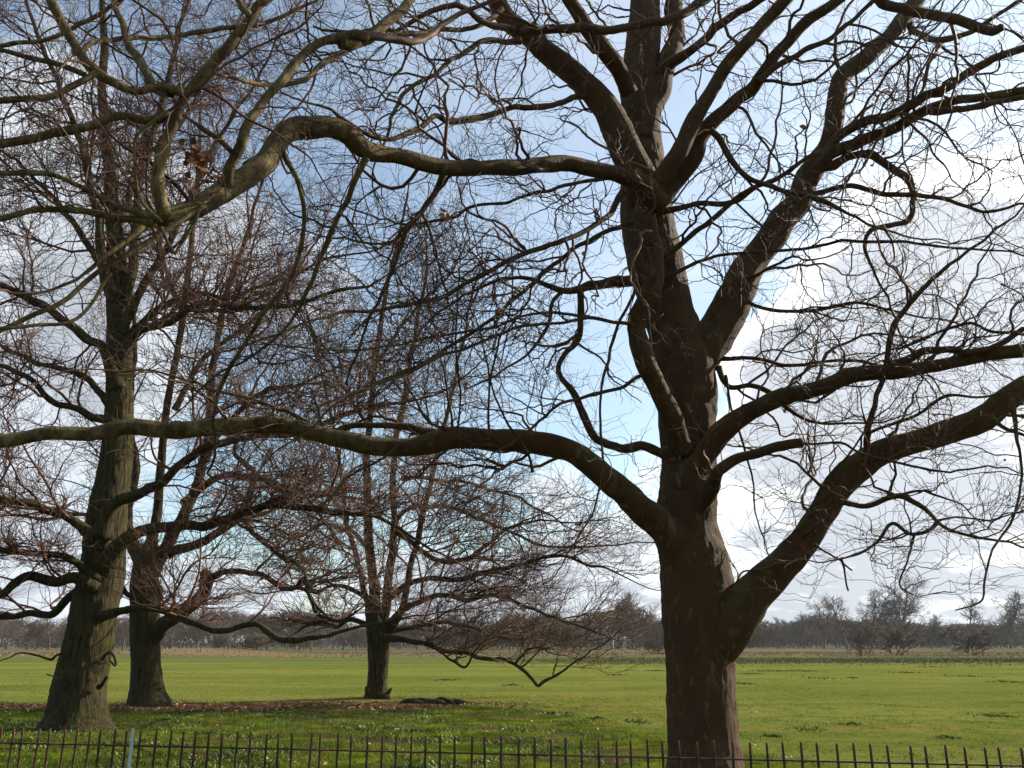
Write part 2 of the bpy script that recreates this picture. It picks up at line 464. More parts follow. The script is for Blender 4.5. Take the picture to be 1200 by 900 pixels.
FINE = True
def build_tree(name, base, label, bark, twigm, trunk, limbs, gens, cat='tree', group=None, seed=1, twig_name='crown', zmin=2.0, limb_mat=None, ridge=.006):
    """trunk: control array; limbs: list of (part name, control array, twig weight)"""
    root = empty(name, tuple(base), label, cat, group)
    c, v, q = limb_geo(trunk, .035, kink=.07, ridge=ridge, k=int(np.clip(trunk[:, 3].mean() * 420, 40, 130)), seg=int(420), seed=seed)
    mesh_np('trunk', v, q, bark, root, loc=base)
    src = []
    for i, (pn, ctrl, wt) in enumerate(limbs):
        c2, v, q = limb_geo(ctrl, .09 if ctrl[:, 3].mean() > .03 else .05, seed=seed * 50 + i, kink=.6 if ctrl[:, 3].mean() < .09 else .32)
        mesh_np(pn, v, q, limb_mat or bark, root, loc=base)
        if wt > 0: src.append((resample(c2, 40), wt, pn))
    geo = []
    P = np.stack([s[0][:, :3] for s in src]); R = np.stack([s[0][:, 3] for s in src])
    wts = np.array([s[1] for s in src])
    axis = np.array(base, float)
    # replicate parents by weight so dens is per metre x weight
    lv = 0
    for g in gens:
        if lv == 0:
            ps = []
            tips = [s_[0] for s_ in src if s_[0][-1, 3] < .06 and s_[2] != 'broken_limb']
            tp = np.array([c_[-1, :3] for c_ in tips]); td = unit(np.array([c_[-1, :3] - c_[-3, :3] for c_ in tips])); trd = np.array([c_[-1, 3] for c_ in tips])
            cP, cR = grow(tp, td, np.clip(trd * 110, .5, 3.2) * rng.uniform(.7, 1.3, len(tp)), trd * .95, g['S'], .13, g['zig'], g['up'], .3)
            for w in np.unique(wts):
                m_ = wts == w
                ps.append(spawn(P[m_], R[m_], g['dens'] * w, g.get('tmin', .17), g.get('tmax', 1.), g['ang'], g['len'], g['ls'], g['rr'], g['rmin'], axis, g.get('outw', 0), g.get('upw', 0), g.get('rcap', 9)))
            p, d, L, r0, t = [np.concatenate(x) for x in zip(*ps)]
        else:
            p, d, L, r0, t = spawn(P, R, g['dens'], g.get('tmin', .15), g.get('tmax', 1.), g['ang'], g['len'], g['ls'], g['rr'], g['rmin'], axis, g.get('outw', 0), g.get('upw', 0), g.get('rcap', 9))
        low = (p[:, 2] < g.get('floor', 4.5)) & (d[:, 2] < 0); d[low, 2] = np.abs(d[low, 2]) * .25
        P, R = grow(p, d, L, r0, g['S'], g['wander'], g['zig'], g['up'], g.get('rend', .35))
        # keep twigs clear of the lens
        if lv == 0: P = np.concatenate([P, cP]); R = np.concatenate([R, cR])
        far = (np.linalg.norm(P - np.array([[[0, 0, CAMZ]]]), axis=2).min(1) > 3.7) & (P[:, :, 2].min(1) > zmin)
        P, R = P[far], R[far]
        P[:, :, 2] = np.maximum(P[:, :, 2], .45)
        geo.append(tubes(P, R, g['k']))
        lv += 1
    v, q = merge(geo)
    print(name, 'crown quads', len(q))
    mesh_np(twig_name, v, q, twigm, root, loc=base)
    return root, P

PY = 10.5
pb = ground_at(826, 946); PB = (float(at(826, 900, PY)[0][0]), PY, 0.0)
T = trace
ptrunk = T([(826, 965, 120), (826, 945, 100), (826, 900, 87), (824, 850, 81), (823, 800, 80), (822, 750, 84), (819, 700, 82), (812, 650, 76), (804, 600, 70), (805, 550, 64), (803, 500, 63),
            (802, 450, 66), (797, 410, 66), (785, 370, 58), (772, 330, 60), (765, 300, 62), (759, 250, 60), (752, 200, 53), (750, 150, 46), (750, 100, 44), (754, 50, 40), (757, 0, 36), (758, -60, 32), (752, -140, 24), (765, -240, 14), (760, -340, 6)], PY, PY + .5)
PL = []
def L_(n, pts, Y0, Y1=None, w=1.0):
    if sum(p[0] for p in pts) / len(pts) < 640: w *= 1.25
    PL.append((n, T(pts, Y0, Y1), w))
# forward limb that rises in front of the trunk, then forks
L_('limb', [(802, 530, 24, 10.4), (787, 492, 26, 10.2), (768, 452, 25), (753, 418, 25), (749, 388, 24), (757, 360, 24), (768, 335, 24), (770, 300, 26), (765, 262, 28), (764, 235, 28), (778, 212, 24), (797, 180, 21), (807, 158, 20), (820, 127, 19), (843, 97, 18), (863, 70, 17), (897, 37, 16), (933, -2, 15), (990, -80, 12), (1030, -160, 7)], 10.3, 8.4, .8)
L_('limb', [(772, 240, 26), (750, 225, 24), (728, 213, 22), (690, 201, 20), (640, 193, 20), (590, 196, 20), (520, 196, 21), (470, 184, 21), (430, 177, 24), (405, 158, 24), (380, 147, 26), (345, 153, 26), (325, 168, 27), (314, 188, 28), (290, 208, 28), (262, 226, 28), (235, 241, 28), (200, 252, 24), (172, 262, 18), (150, 285, 10), (100, 320, 6)], 9.6, 5.4, .9)
# left leader and companions
L_('limb', [(758, 235, 40), (738, 185, 40), (722, 148, 36), (698, 110, 31), (660, 74, 29), (622, 46, 27), (590, 12, 25), (568, -30, 24), (520, -110, 16), (470, -170, 8)], 10.5, 9.2, .9)
L_('limb', [(738, 110, 22), (722, 78, 21), (702, 42, 20), (672, -2, 18), (630, -70, 12)], 10.3, 9.0, .8)
L_('limb', [(755, 165, 22), (766, 120, 26), (784, 70, 24), (795, 35, 22), (800, -5, 20), (830, -90, 14)], 10.6, 11.2, .6)
L_('branch', [(835, -10, 12), (793, 22, 13), (755, 30, 13), (710, 37, 12), (672, 35, 12), (636, 33, 12), (604, 35, 11)], 9.6, 8.8, .5)
L_('branch', [(588, 10, 8), (572, 22, 8), (545, 33, 7), (500, 37, 8), (443, 44, 9), (400, 62, 10), (350, 96, 8), (280, 93, 6)], 8.9, 6.0, .8)
L_('branch', [(705, 115, 10), (677, 115, 9), (650, 123, 9), (627, 130, 9), (600, 128, 8), (560, 137, 9), (527, 142, 9), (508, 134, 8), (490, 150, 9), (467, 163, 8), (450, 163, 7), (425, 152, 7), (400, 136, 6), (360, 120, 4)], 10.2, 7.2, .8)
L_('branch', [(610, 48, 9), (573, 46, 8), (540, 63, 8), (513, 80, 7), (487, 100, 7), (463, 127, 6), (452, 158, 5), (440, 190, 4)], 9.6, 8.2, .8)
L_('branch', [(400, 50, 16), (440, 38, 15), (470, 18, 14), (490, -10, 13)], 6.3, 7.0, .6)
L_('branch', [(755, 330, 15), (735, 328, 15), (712, 329, 14), (690, 337, 13), (665, 338, 10), (640, 330, 8), (600, 322, 6), (575, 330, 5), (540, 350, 4), (500, 380, 3)], 10.4, 9.2, .8)
L_('branch', [(680, 340, 9), (680, 352, 9), (680, 377, 9), (673, 400, 9), (657, 417, 8), (652, 433, 8), (667, 455, 10), (680, 480, 11), (693, 502, 12), (710, 516, 12), (730, 523, 13), (753, 518, 13), (775, 526, 14), (795, 540, 14)], 10.0, 10.5, .6)
L_('branch', [(660, 340, 6), (647, 353, 6), (643, 380, 6), (627, 405, 5), (608, 422, 4), (560, 450, 3)], 10.0, 9.3, .8)
L_('branch', [(757, 382, 7), (720, 377, 6), (690, 371, 6), (660, 379, 5), (620, 381, 5), (587, 390, 5), (533, 410, 5), (483, 433, 4), (400, 465, 3)], 10.0, 7.6, .9)
L_('branch', [(690, 371, 5), (647, 367, 5), (613, 370, 4), (580, 383, 4), (500, 397, 4), (400, 410, 3), (300, 400, 2.5)], 9.6, 7.0, .9)
L_('branch', [(760, 440, 6), (748, 441, 6), (730, 454, 6), (700, 460, 6), (677, 465, 5), (647, 480, 5), (617, 507, 4), (580, 530, 3)], 10.2, 9.0, .8)
L_('branch', [(745, 335, 5), (735, 360, 5), (722, 388, 5), (710, 430, 5), (704, 455, 4), (703, 500, 4), (706, 548, 4), (695, 600, 3), (660, 660, 2.5)], 10.2, 9.0, .8)
# low sweeping limb to the left
L_('limb', [(803, 658, 46), (784, 628, 44), (762, 603, 38), (740, 584, 34), (712, 560, 30), (680, 541, 28), (640, 526, 27), (590, 518, 26), (535, 513, 27), (480, 518, 24), (430, 516, 22), (395, 507, 20), (350, 498, 20), (290, 492, 21), (220, 495, 22), (150, 495, 20), (80, 503, 18), (0, 515, 18), (-80, 532, 15), (-180, 520, 9)], 10.5, 8.0, .8)
L_('branch', [(545, 512, 14), (500, 505, 12), (460, 499, 10), (420, 497, 9), (380, 503, 8), (330, 480, 7), (270, 462, 5), (200, 440, 4)], 9.8, 9.2, .9)
L_('shoot', [(573, 508, 4), (575, 450, 3.5), (587, 400, 3), (600, 350, 2.5), (599, 290, 2)], 9.7, 9.4, .6)
L_('shoot', [(537, 505, 3.5), (537, 460, 3), (535, 410, 3), (538, 327, 2)], 9.6, 9.3, .6)
L_('shoot', [(530, 500, 4), (520, 440, 3), (512, 400, 2)], 9.6, 9.8, .6)
L_('branch', [(624, 553, 5), (617, 528, 4), (600, 503, 4), (585, 475, 3), (577, 455, 3), (560, 380, 2)], 9.3, 9.0, .6)
L_('branch', [(470, 520, 5), (440, 540, 4), (405, 560, 4), (380, 600, 3), (360, 640, 2)], 9.2, 9.0, .7)
# long ascending secondary branches sweeping down left from the leader
L_('branch', [(745, 205, 12), (715, 250, 9), (680, 275, 8), (640, 290, 8), (600, 305, 8), (555, 330, 7), (510, 350, 7), (440, 362, 6), (370, 372, 4), (300, 400, 3)], 10.3, 7.6, 1.)
L_('branch', [(742, 260, 8), (700, 275, 7), (665, 300, 7), (620, 330, 7), (580, 372, 6), (520, 410, 6), (470, 440, 5), (400, 470, 4)], 10.3, 8.0, 1.)
L_('branch', [(735, 205, 8), (690, 212, 6), (660, 220, 6), (600, 235, 5), (560, 240, 5), (520, 258, 5), (470, 262, 4)], 10.3, 8.6, 1.)
# right hand main limb
L_('limb', [(806, 475, 40), (818, 425, 50), (838, 392, 48), (858, 347, 42), (880, 303, 38), (912, 262, 35), (940, 233, 32), (956, 200, 30), (971, 165, 25), (979, 120, 22), (986, 92, 21), (1012, 73, 21), (1040, 46, 20), (1067, 18, 19), (1085, -15, 18), (1110, -80, 12)], 10.7, 10.9, .9)
L_('branch', [(960, 195, 14), (975, 167, 14), (1000, 152, 14), (1025, 142, 14), (1055, 130, 13), (1080, 115, 12), (1110, 102, 12), (1140, 83, 11), (1200, 60, 10), (1270, 30, 8)], 10.8, 9.0, 1.)
L_('branch', [(950, 215, 16), (972, 188, 16), (1000, 172, 16), (1040, 153, 15), (1075, 135, 14), (1115, 120, 13), (1160, 108, 12), (1210, 100, 11), (1280, 80, 8)], 10.8, 9.4, 1.)
L_('branch', [(1090, 130, 10), (1130, 128, 10), (1170, 120, 9), (1215, 112, 8), (1270, 120, 6)], 9.9, 9.6, 1.)
L_('branch', [(965, 195, 12), (1000, 182, 11), (1025, 182, 11), (1045, 198, 11), (1064, 215, 10), (1068, 238, 9), (1062, 258, 8), (1045, 264, 8), (1022, 268, 7), (1015, 290, 6), (1025, 320, 5)], 10.7, 10.0, 1.)
L_('broken_limb', [(1000, -60, 16), (1032, -8, 15), (1060, 8, 15), (1100, 20, 14), (1132, 26, 14), (1158, 32, 13), (1174, 32, 12)], 9.4, 8.4, .7)
L_('branch', [(1065, 22, 10), (1073, 40, 9), (1090, 50, 9), (1110, 47, 9), (1135, 36, 8), (1165, 18, 7), (1195, 0, 6), (1240, -30, 5)], 10.9, 9.6, 1.)
L_('branch', [(1105, 48, 7), (1092, 65, 7), (1086, 85, 6), (1082, 108, 5), (1060, 140, 4)], 10.6, 10.2, 1.)
L_('branch', [(985, 90, 7), (980, 60, 6), (982, 30, 5), (1000, 0, 4)], 10.9, 11.3, .8)
# second dark ascending limb beside the forward one
L_('limb', [(774, 232, 24), (786, 214, 22), (806, 194, 20), (833, 150, 19), (860, 120, 18), (887, 97, 17), (910, 67, 16), (940, 37, 15), (990, 0, 14), (1050, -60, 9)], 9.7, 8.8, .9)
L_('branch', [(775, 85, 14), (800, 66, 12), (827, 43, 12), (857, 20, 11), (897, -2, 11), (930, -30, 8)], 10.4, 9.6, .8)
L_('branch', [(888, 96, 10), (910, 78, 9), (943, 57, 8), (977, 40, 8), (1007, 17, 7), (1030, -3, 6)], 9.2, 9.0, .8)
L_('branch', [(832, 152, 9), (850, 180, 9), (875, 207, 8), (905, 217, 8), (935, 222, 8), (965, 232, 8), (1000, 250, 5), (1040, 270, 4)], 9.3, 9.8, 1.)
L_('branch', [(766, 306, 10), (790, 290, 9), (820, 268, 8), (850, 245, 8), (880, 225, 7), (920, 205, 7), (955, 180, 6)], 10.2, 9.6, 1.)
L_('branch', [(762, 252, 10), (795, 245, 9), (818, 240, 8), (850, 238, 8), (875, 228, 6)], 10.2, 9.9, .7)
L_('branch', [(946, 228, 8, 10.8), (995, 218, 8), (1040, 227, 8), (1080, 233, 7), (1115, 238, 6), (1160, 248, 5), (1210, 240, 4)], 10.5, 9.4, 1.)
L_('branch', [(776, 328, 7), (815, 310, 6), (860, 296, 5), (930, 292, 5), (980, 286, 5), (1050, 285, 5), (1110, 290, 4), (1200, 300, 3)], 10.2, 9.2, 1.)
# middle right limbs
L_('limb', [(800, 575, 30, 10.5), (824, 538, 30, 10.4), (845, 512, 27, 10.3), (880, 487, 23, 10.1), (913, 468, 21, 9.9), (957, 457, 20, 9.7), (1000, 440, 20), (1050, 431, 18), (1098, 428, 17), (1133, 421, 17), (1167, 413, 17), (1205, 409, 17), (1280, 395, 12), (1340, 350, 7)], 10.2, 8.8, 1.)
L_('branch', [(1035, 434, 12), (1060, 424, 12), (1085, 412, 11), (1110, 408, 10), (1140, 412, 10)], 9.5, 9.2, .6)
L_('broken_limb', [(808, 640, 22, 10.5), (822, 588, 20, 10.35), (835, 555, 17), (860, 532, 15), (890, 521, 14), (915, 514, 14), (940, 519, 14)], 10.1, 9.4, .6)
L_('branch', [(936, 520, 4), (958, 521, 4), (985, 518, 4), (1005, 528, 4), (1040, 540, 4), (1070, 547, 4), (1100, 552, 4)], 9.4, 8.9, 1.8)
L_('branch', [(842, 430, 9), (850, 452, 8), (862, 458, 8), (880, 456, 8), (905, 463, 8), (925, 482, 6), (950, 492, 5), (990, 496, 4), (1030, 495, 3)], 10.6, 10.3, 1.)
L_('branch', [(850, 440, 5), (855, 470, 4), (865, 500, 4), (873, 530, 4), (880, 560, 3), (884, 590, 3)], 10.5, 10.2, .9)
L_('branch', [(845, 420, 7), (870, 420, 6), (890, 420, 6), (920, 427, 6), (960, 424, 5), (1010, 423, 5), (1050, 430, 4)], 10.6, 10.2, .8)
L_('branch', [(870, 350, 6), (900, 361, 6), (930, 364, 6), (970, 360, 6), (1010, 354, 5), (1050, 365, 4)], 10.6, 10.0, 1.)
L_('branch', [(1050, 410, 4), (1075, 400, 5), (1105, 388, 5), (1140, 380, 5), (1165, 390, 5), (1210, 392, 5)], 9.5, 8.8, 1.)
# the heavy low limb to the right
L_('limb', [(826, 785, 46), (848, 745, 50), (873, 711, 46), (902, 682, 41), (938, 645, 37), (957, 612, 36), (983, 577, 34), (1012, 548, 33), (1050, 527, 30), (1100, 511, 29), (1150, 489, 32), (1178, 466, 30), (1205, 449, 28), (1270, 425, 22), (1350, 380, 14), (1420, 320, 7)], 10.5, 8.8, 1.2)
L_('branch', [(1018, 540, 9), (1018, 505, 9), (1030, 465, 8), (1040, 430, 8), (1047, 385, 9), (1060, 362, 8), (1090, 327, 7), (1130, 300, 5), (1180, 260, 4)], 9.7, 9.0, 1.)
L_('branch', [(1018, 508, 5), (1067, 488, 5), (1108, 463, 5), (1148, 465, 4), (1183, 458, 4), (1230, 440, 3)], 9.6, 8.6, 1.)
L_('branch', [(958, 580, 5), (985, 545, 4), (1010, 510, 3)], 9.8, 9.4, .7)
L_('branch', [(985, 588, 8), (1015, 592, 8), (1045, 582, 8), (1075, 592, 8), (1100, 610, 6), (1133, 623, 5), (1167, 633, 4), (1205, 643, 3)], 9.6, 8.7, 2.)
L_('branch', [(1100, 610, 6), (1088, 622, 6), (1068, 626, 6), (1047, 615, 6), (1028, 636, 5), (1005, 648, 4), (984, 655, 3)], 9.0, 9.0, 1.8)
L_('branch', [(955, 638, 4), (970, 650, 3), (998, 668, 3)], 9.4, 9.3, .6)
L_('branch', [(986, 656, 4), (990, 675, 3), (994, 692, 3)], 9.0, 9.0, .5)
L_('branch', [(1071, 628, 4), (1064, 655, 3), (1054, 684, 3), (1070, 697, 2)], 9.0, 8.9, 1.8)
L_('branch', [(1186, 468, 8), (1191, 500, 6), (1196, 560, 4), (1185, 610, 4), (1163, 645, 3.5), (1152, 680, 3.5), (1148, 703, 3), (1120, 715, 2)], 8.8, 8.2, .6)
L_('branch', [(1160, 485, 7), (1172, 500, 6), (1205, 512, 5), (1250, 540, 4)], 9.0, 8.6, .8)
L_('branch', [(858, 700, 4), (868, 672, 3), (885, 668, 3)], 10.4, 10.1, .8)
# close-in branches at the upper left, growing off the arching limb
N_ = 5.9
L_('branch', [(266, 218, 15, 6.05), (276, 190, 15, 5.95), (287, 160, 14), (306, 123, 13), (330, 92, 13), (352, 66, 13), (376, 50, 13), (400, 46, 14), (430, 42, 14)], 5.75, 6.4, .8)
L_('branch', [(279, 184, 8, 5.95), (262, 168, 8), (240, 150, 8), (225, 142, 6)], 5.8, 5.9, .5)
L_('limb', [(195, 258, 18), (175, 215, 16), (184, 180, 16), (198, 152, 15), (213, 122, 15), (240, 93, 15), (267, 63, 15), (289, 34, 14), (300, 12, 14), (325, -10, 12), (360, -60, 8)], 5.5, 5.2, .8)
L_('branch', [(292, 20, 9), (284, 5, 9), (270, -15, 8)], 5.2, 5.1, .4)
L_('branch', [(215, 108, 12), (190, 106, 12), (160, 111, 13), (130, 100, 14), (107, 84, 14), (90, 60, 13), (75, 35, 13), (60, 5, 13), (45, -30, 12)], 5.3, 4.9, .7)
L_('branch', [(111, 86, 9), (70, 115, 10), (30, 119, 9), (-10, 121, 9), (-60, 130, 7)], 5.1, 4.8, .8)
L_('branch', [(100, 88, 8), (70, 76, 8), (40, 70, 8), (0, 62, 7), (-50, 60, 5)], 5.1, 4.9, .8)
L_('branch', [(205, 132, 10), (180, 138, 11), (140, 140, 12), (110, 152, 13), (60, 158, 13), (0, 168, 13), (-60, 180, 10)], 5.4, 4.9, .8)
L_('branch', [(185, 256, 12), (140, 241, 9), (100, 223, 8), (60, 206, 8), (0, 202, 8), (-60, 190, 5)], 5.5, 5.0, .9)
L_('branch', [(180, 262, 12), (120, 251, 10), (60, 243, 9), (0, 253, 9), (-60, 265, 6)], 5.5, 5.2, .9)
L_('branch', [(188, 260, 7), (165, 228, 5), (160, 180, 5), (163, 160, 5), (180, 144, 6), (198, 130, 6)], 5.4, 5.2, .5)
L_('branch', [(200, 110, 10), (182, 104, 12), (168, 78, 12), (155, 55, 11), (140, 20, 9), (130, -20, 7)], 5.32, 6.0, .6)
L_('shoot', [(148, -5, 4), (175, 14, 4), (192, 28, 4), (205, 60, 3), (213, 108, 3)], 4.7, 4.9, .3)
L_('branch', [(235, 240, 7), (222, 265, 6), (212, 288, 5), (205, 296, 6), (192, 268, 5), (175, 240, 4)], 5.6, 5.5, .5)
L_('branch', [(88, 62, 9, 5.08), (120, 48, 8, 5.4), (200, 40, 8), (290, 32, 7), (350, 10, 6)], 6.4, 6.8, .8)
L_('branch', [(-80, 60, 8), (0, 50, 7), (60, 40, 7), (110, 15, 7), (150, -8, 6)], 6.0, 6.0, .8)
L_('branch', [(130, 320, 5), (90, 372, 6), (40, 380, 6), (0, 385, 6)], 5.6, 5.2, .7)
L_('branch', [(240, 240, 8), (165, 290, 8), (110, 318, 8), (60, 360, 8), (0, 388, 8), (-50, 400, 6)], 6.0, 5.2, .9)
L_('branch', [(330, 175, 9), (352, 215, 7), (358, 260, 7), (340, 320, 7), (300, 380, 7), (253, 452, 7), (252, 480, 6)], 7.0, 8.0, .9)
L_('branch', [(430, 185, 10), (412, 210, 9), (390, 260, 8), (370, 320, 7), (345, 370, 6)], 7.6, 8.2, .9)
L_('branch', [(520, 203, 10), (500, 240, 9), (475, 280, 8), (460, 320, 6), (430, 380, 5)], 8.4, 8.8, .9)

pg = [
    dict(dens=2.6, ang=(30, 75), len=(.6, 2.6), ls=.35, rr=.55, rmin=.006, rcap=.024, S=16, wander=.17, zig=.40, up=.0, k=5, outw=.25, rend=.3),
    dict(dens=3.6, ang=(30, 75), len=(.35, 1.4), ls=.35, rr=.6, rmin=.0032, S=12, wander=.17, zig=.42, up=.01, k=4, rend=.4),
    dict(dens=5.2, ang=(30, 70), len=(.15, .7), ls=.3, rr=.75, rmin=.0029, S=7, wander=.18, zig=.42, up=.02, k=3, rend=.5),
]
plane, PTW = build_tree('plane_tree', PB, 'big plane tree with mottled brown bark and wide bare limbs, just behind the iron fence', M['plane'], M['twig_plane'], ptrunk, PL, pg, seed=3, zmin=2.0, limb_mat=M['plane_limb'])

# dead leaves and seed balls still hanging on the plane
def leaf_quads(n, centre, spread, size):
    c = np.asarray(centre) + rng.normal(size=(n, 3)) * spread
    u = unit(rng.normal(size=(n, 3))); w = unit(np.cross(u, rng.normal(size=(n, 3))))
    nrm = np.cross(u, w)
    s = rng.uniform(.6, 1.2, (n, 1)) * size
    # a leaf is a bent six-vertex strip: two quads folded along the midrib
    a = c - w * s; b = c + w * s; l1 = c - w * s * .2 + u * s * .6 + nrm * s * .25; l2 = c + w * s * .5 + u * s * .45 + nrm * s * .2
    r1 = c - w * s * .2 - u * s * .6 + nrm * s * .25; r2 = c + w * s * .5 - u * s * .45 + nrm * s * .2
    v = np.stack([a, b, l1, l2, r1, r2], 1).reshape(-1, 3)
    o = (np.arange(n) * 6)[:, None]
    f = np.concatenate([o + np.array([[0, 1, 3, 2]]), o + np.array([[0, 4, 5, 1]])])
    return v, f
for (px, py, Y, n, s, sz) in [(232, 190, 5.8, 26, .05, .045), (225, 180, 5.7, 14, .04, .04), (941, 152, 9.6, 4, .02, .05), (518, 252, 8.4, 5, .03, .05), (1022, 192, 9.9, 3, .03, .04), (1038, 180, 9.6, 3, .03, .04), (685, 298, 9.6, 3, .02, .04)]:
    v, f = leaf_quads(n, at(px, py, Y)[0], s, sz)
    mesh_np('dead_leaves', v, f, M['leaf'], plane, smooth=False, loc=PB)
def sphere(c, r, nu=8, nv=6):
    v = []; f = []
    for i in range(nv):
        th = math.pi * (i + .05) / (nv - .9)
        for j in range(nu):
            ph = 2 * math.pi * j / nu
            v.append((c[0] + r * math.sin(th) * math.cos(ph), c[1] + r * math.sin(th) * math.sin(ph), c[2] + r * math.cos(th)))
    for i in range(nv - 1):
        for j in range(nu): f.append((i * nu + j, i * nu + (j + 1) % nu, (i + 1) * nu + (j + 1) % nu, (i + 1) * nu + j))
    return np.array(v), np.array(f)
sv, sf = sphere((0, 0, 0), .011)
st, sq = tubes(np.array([[[0, 0, .01], [.006, .002, .05], [.0, .004, .09]]]), np.array([[.0015, .0015, .0015]]), 3)
bv, bf = merge([(sv, sf), (st, sq)])
ball = None
ends = PTW[rng.permutation(len(PTW))[:60], -1]
for k, (e) in enumerate(list(ends) + [at(16, 93, 5.2)[0], at(22, 88, 5.2)[0], at(235, 211, 5.7)[0]]):
    if ball is None:
        ball = mesh_np('seed_ball', bv, bf, M['twig_plane'], plane); o = ball
    else:
        o = ball.copy(); C.objects.link(o); o.parent = plane
    o.location = (e[0] - PB[0], e[1] - PB[1], e[2] - PB[2] - .09)

# ------------------------------------------------------------------ left hand old tree
Y1 = 19.4
b1 = at(92, 858, Y1)[0]; B1 = (float(b1[0]), Y1, 0.0)
t1 = T([(87, 905, 118), (88, 880, 112), (89, 857, 90), (92, 835, 68), (95, 800, 57), (104, 750, 52), (111, 700, 52), (119, 650, 47), (128, 600, 44), (136, 550, 38), (140, 500, 34), (140, 450, 30), (138, 400, 27), (137, 350, 25), (135, 300, 22), (130, 240, 17), (124, 180, 14), (118, 100, 11), (120, 0, 8), (125, -80, 4)], Y1, Y1 + .6)
TL = []
def A_(n, pts, Y0, Y1_=None, w=1.0): TL.append((n, T(pts, Y0, Y1_), w))
A_('limb', [(118, 680, 16), (95, 668, 12), (67, 654, 10), (33, 650, 9), (0, 643, 8), (-50, 630, 6), (-110, 640, 3)], 19.3, 16.5)
A_('limb', [(112, 690, 20), (92, 672, 16), (67, 680, 14), (40, 674, 13), (17, 686, 12), (-5, 700, 10), (-60, 705, 7), (-130, 690, 4)], 19.2, 17.2)
A_('limb', [(108, 700, 16), (86, 698, 13), (64, 717, 11), (40, 716, 10), (15, 724, 9), (-30, 720, 7), (-90, 735, 4)], 19.4, 20.5)
A_('limb', [(122, 640, 20), (100, 618, 14), (75, 603, 12), (43, 592, 11), (0, 586, 10), (-60, 560, 7), (-130, 540, 4)], 19.3, 17)
A_('limb', [(118, 722, 14), (142, 716, 11), (180, 714, 10), (202, 722, 9), (238, 731, 9), (268, 739, 9), (300, 734, 8), (318, 742, 9), (334, 751, 9), (370, 748, 7), (400, 741, 5), (430, 735, 4), (470, 725, 3)], 19.2, 16.8)
A_('limb', [(125, 660, 22), (150, 634, 17), (180, 619, 15), (215, 618, 14), (240, 616, 13), (272, 605, 12), (310, 597, 11), (350, 594, 10), (400, 600, 8), (440, 606, 6), (480, 625, 5), (520, 650, 3)], 19.1, 16.4)
A_('limb', [(118, 630, 22), (135, 595, 16), (165, 578, 14), (195, 558, 13), (230, 532, 12), (262, 520, 11), (300, 508, 10), (350, 505, 8), (420, 480, 6), (480, 470, 4)], 19.0, 16.5)
A_('limb', [(138, 440, 18), (153, 402, 12), (180, 383, 11), (217, 363, 10), (250, 357, 9), (327, 360, 8), (380, 345, 6), (440, 330, 4)], 19.5, 17.8)
A_('limb', [(140, 420, 16), (160, 385, 11), (195, 360, 10), (235, 345, 9), (270, 350, 7), (330, 330, 5), (400, 300, 4)], 19.6, 21.0)
A_('limb', [(138, 455, 18), (120, 412, 13), (97, 392, 12), (62, 368, 11), (30, 348, 11), (0, 336, 10), (-60, 310, 7), (-120, 300, 4)], 19.4, 17.6)
A_('limb', [(138, 500, 16), (100, 480, 10), (60, 470, 9), (35, 445, 8), (0, 428, 7), (-60, 420, 4)], 19.4, 18.0)
A_('limb', [(138, 480, 12), (90, 440, 9), (40, 425, 7), (0, 405, 5), (-50, 380, 4)], 19.6, 21.0)
A_('limb', [(136, 350, 18), (122, 310, 14), (112, 250, 11), (95, 170, 9), (60, 80, 7), (30, 0, 5), (10, -60, 3)], 19.6, 18.4)
A_('limb', [(138, 370, 18), (152, 320, 14), (160, 260, 12), (170, 190, 10), (195, 100, 8), (215, 20, 6), (240, -60, 3)], 19.7, 20.6)
A_('limb', [(136, 400, 14), (165, 340, 11), (200, 280, 9), (240, 200, 7), (290, 110, 5), (330, 40, 3)], 19.6, 18.3)
A_('limb', [(134, 330, 12), (100, 280, 9), (60, 230, 7), (20, 190, 5), (-30, 150, 4)], 19.8, 19.6)
A_('limb', [(134, 280, 10), (160, 200, 8), (210, 140, 6), (260, 60, 4), (300, -10, 3)], 19.9, 22)
A_('branch', [(86, 770, 5), (76, 766, 4), (66, 768, 4), (60, 773, 4), (45, 769, 3), (25, 766, 2.5), (10, 773, 2), (-5, 777, 1.5)], 19.2, 18.4, .6)
A_('branch', [(120, 772, 5), (130, 764, 4.5), (137, 770, 4), (137, 781, 4), (130, 775, 3), (128, 768, 2)], 19.2, 18.9, .3)
A_('branch', [(78, 806, 5), (69, 797, 3), (62, 793, 2), (55, 790, 2)], 19.0, 18.7, .3)
A_('branch_stub', [(116, 805, 7), (124, 797, 5), (126, 793, 5)], 19.2, 19.0, 0)
lg = [
    dict(dens=4.0, ang=(30, 75), len=(1.0, 3.6), floor=6.5, ls=.4, rr=.55, rmin=.010, rcap=.045, S=13, wander=.17, zig=.14, up=.02, k=5, outw=.4, rend=.3),
    dict(dens=5.2, ang=(30, 70), len=(.5, 1.9), ls=.4, rr=.6, rmin=.0075, S=9, wander=.18, zig=.16, up=.02, k=4, outw=.1, rend=.4),
    dict(dens=6.2, ang=(25, 60), len=(.25, .95), ls=.3, rr=.75, rmin=.0055, S=6, wander=.18, zig=.18, up=.03, k=3, rend=.5),
]
build_tree('old_tree', B1, 'thick leaning bare tree with flared furrowed greenish trunk, nearest the fence at the left', M['lime'], M['twig_lime'], t1, TL, lg, ridge=.011, group='bare trees standing behind the iron fence', seed=5)

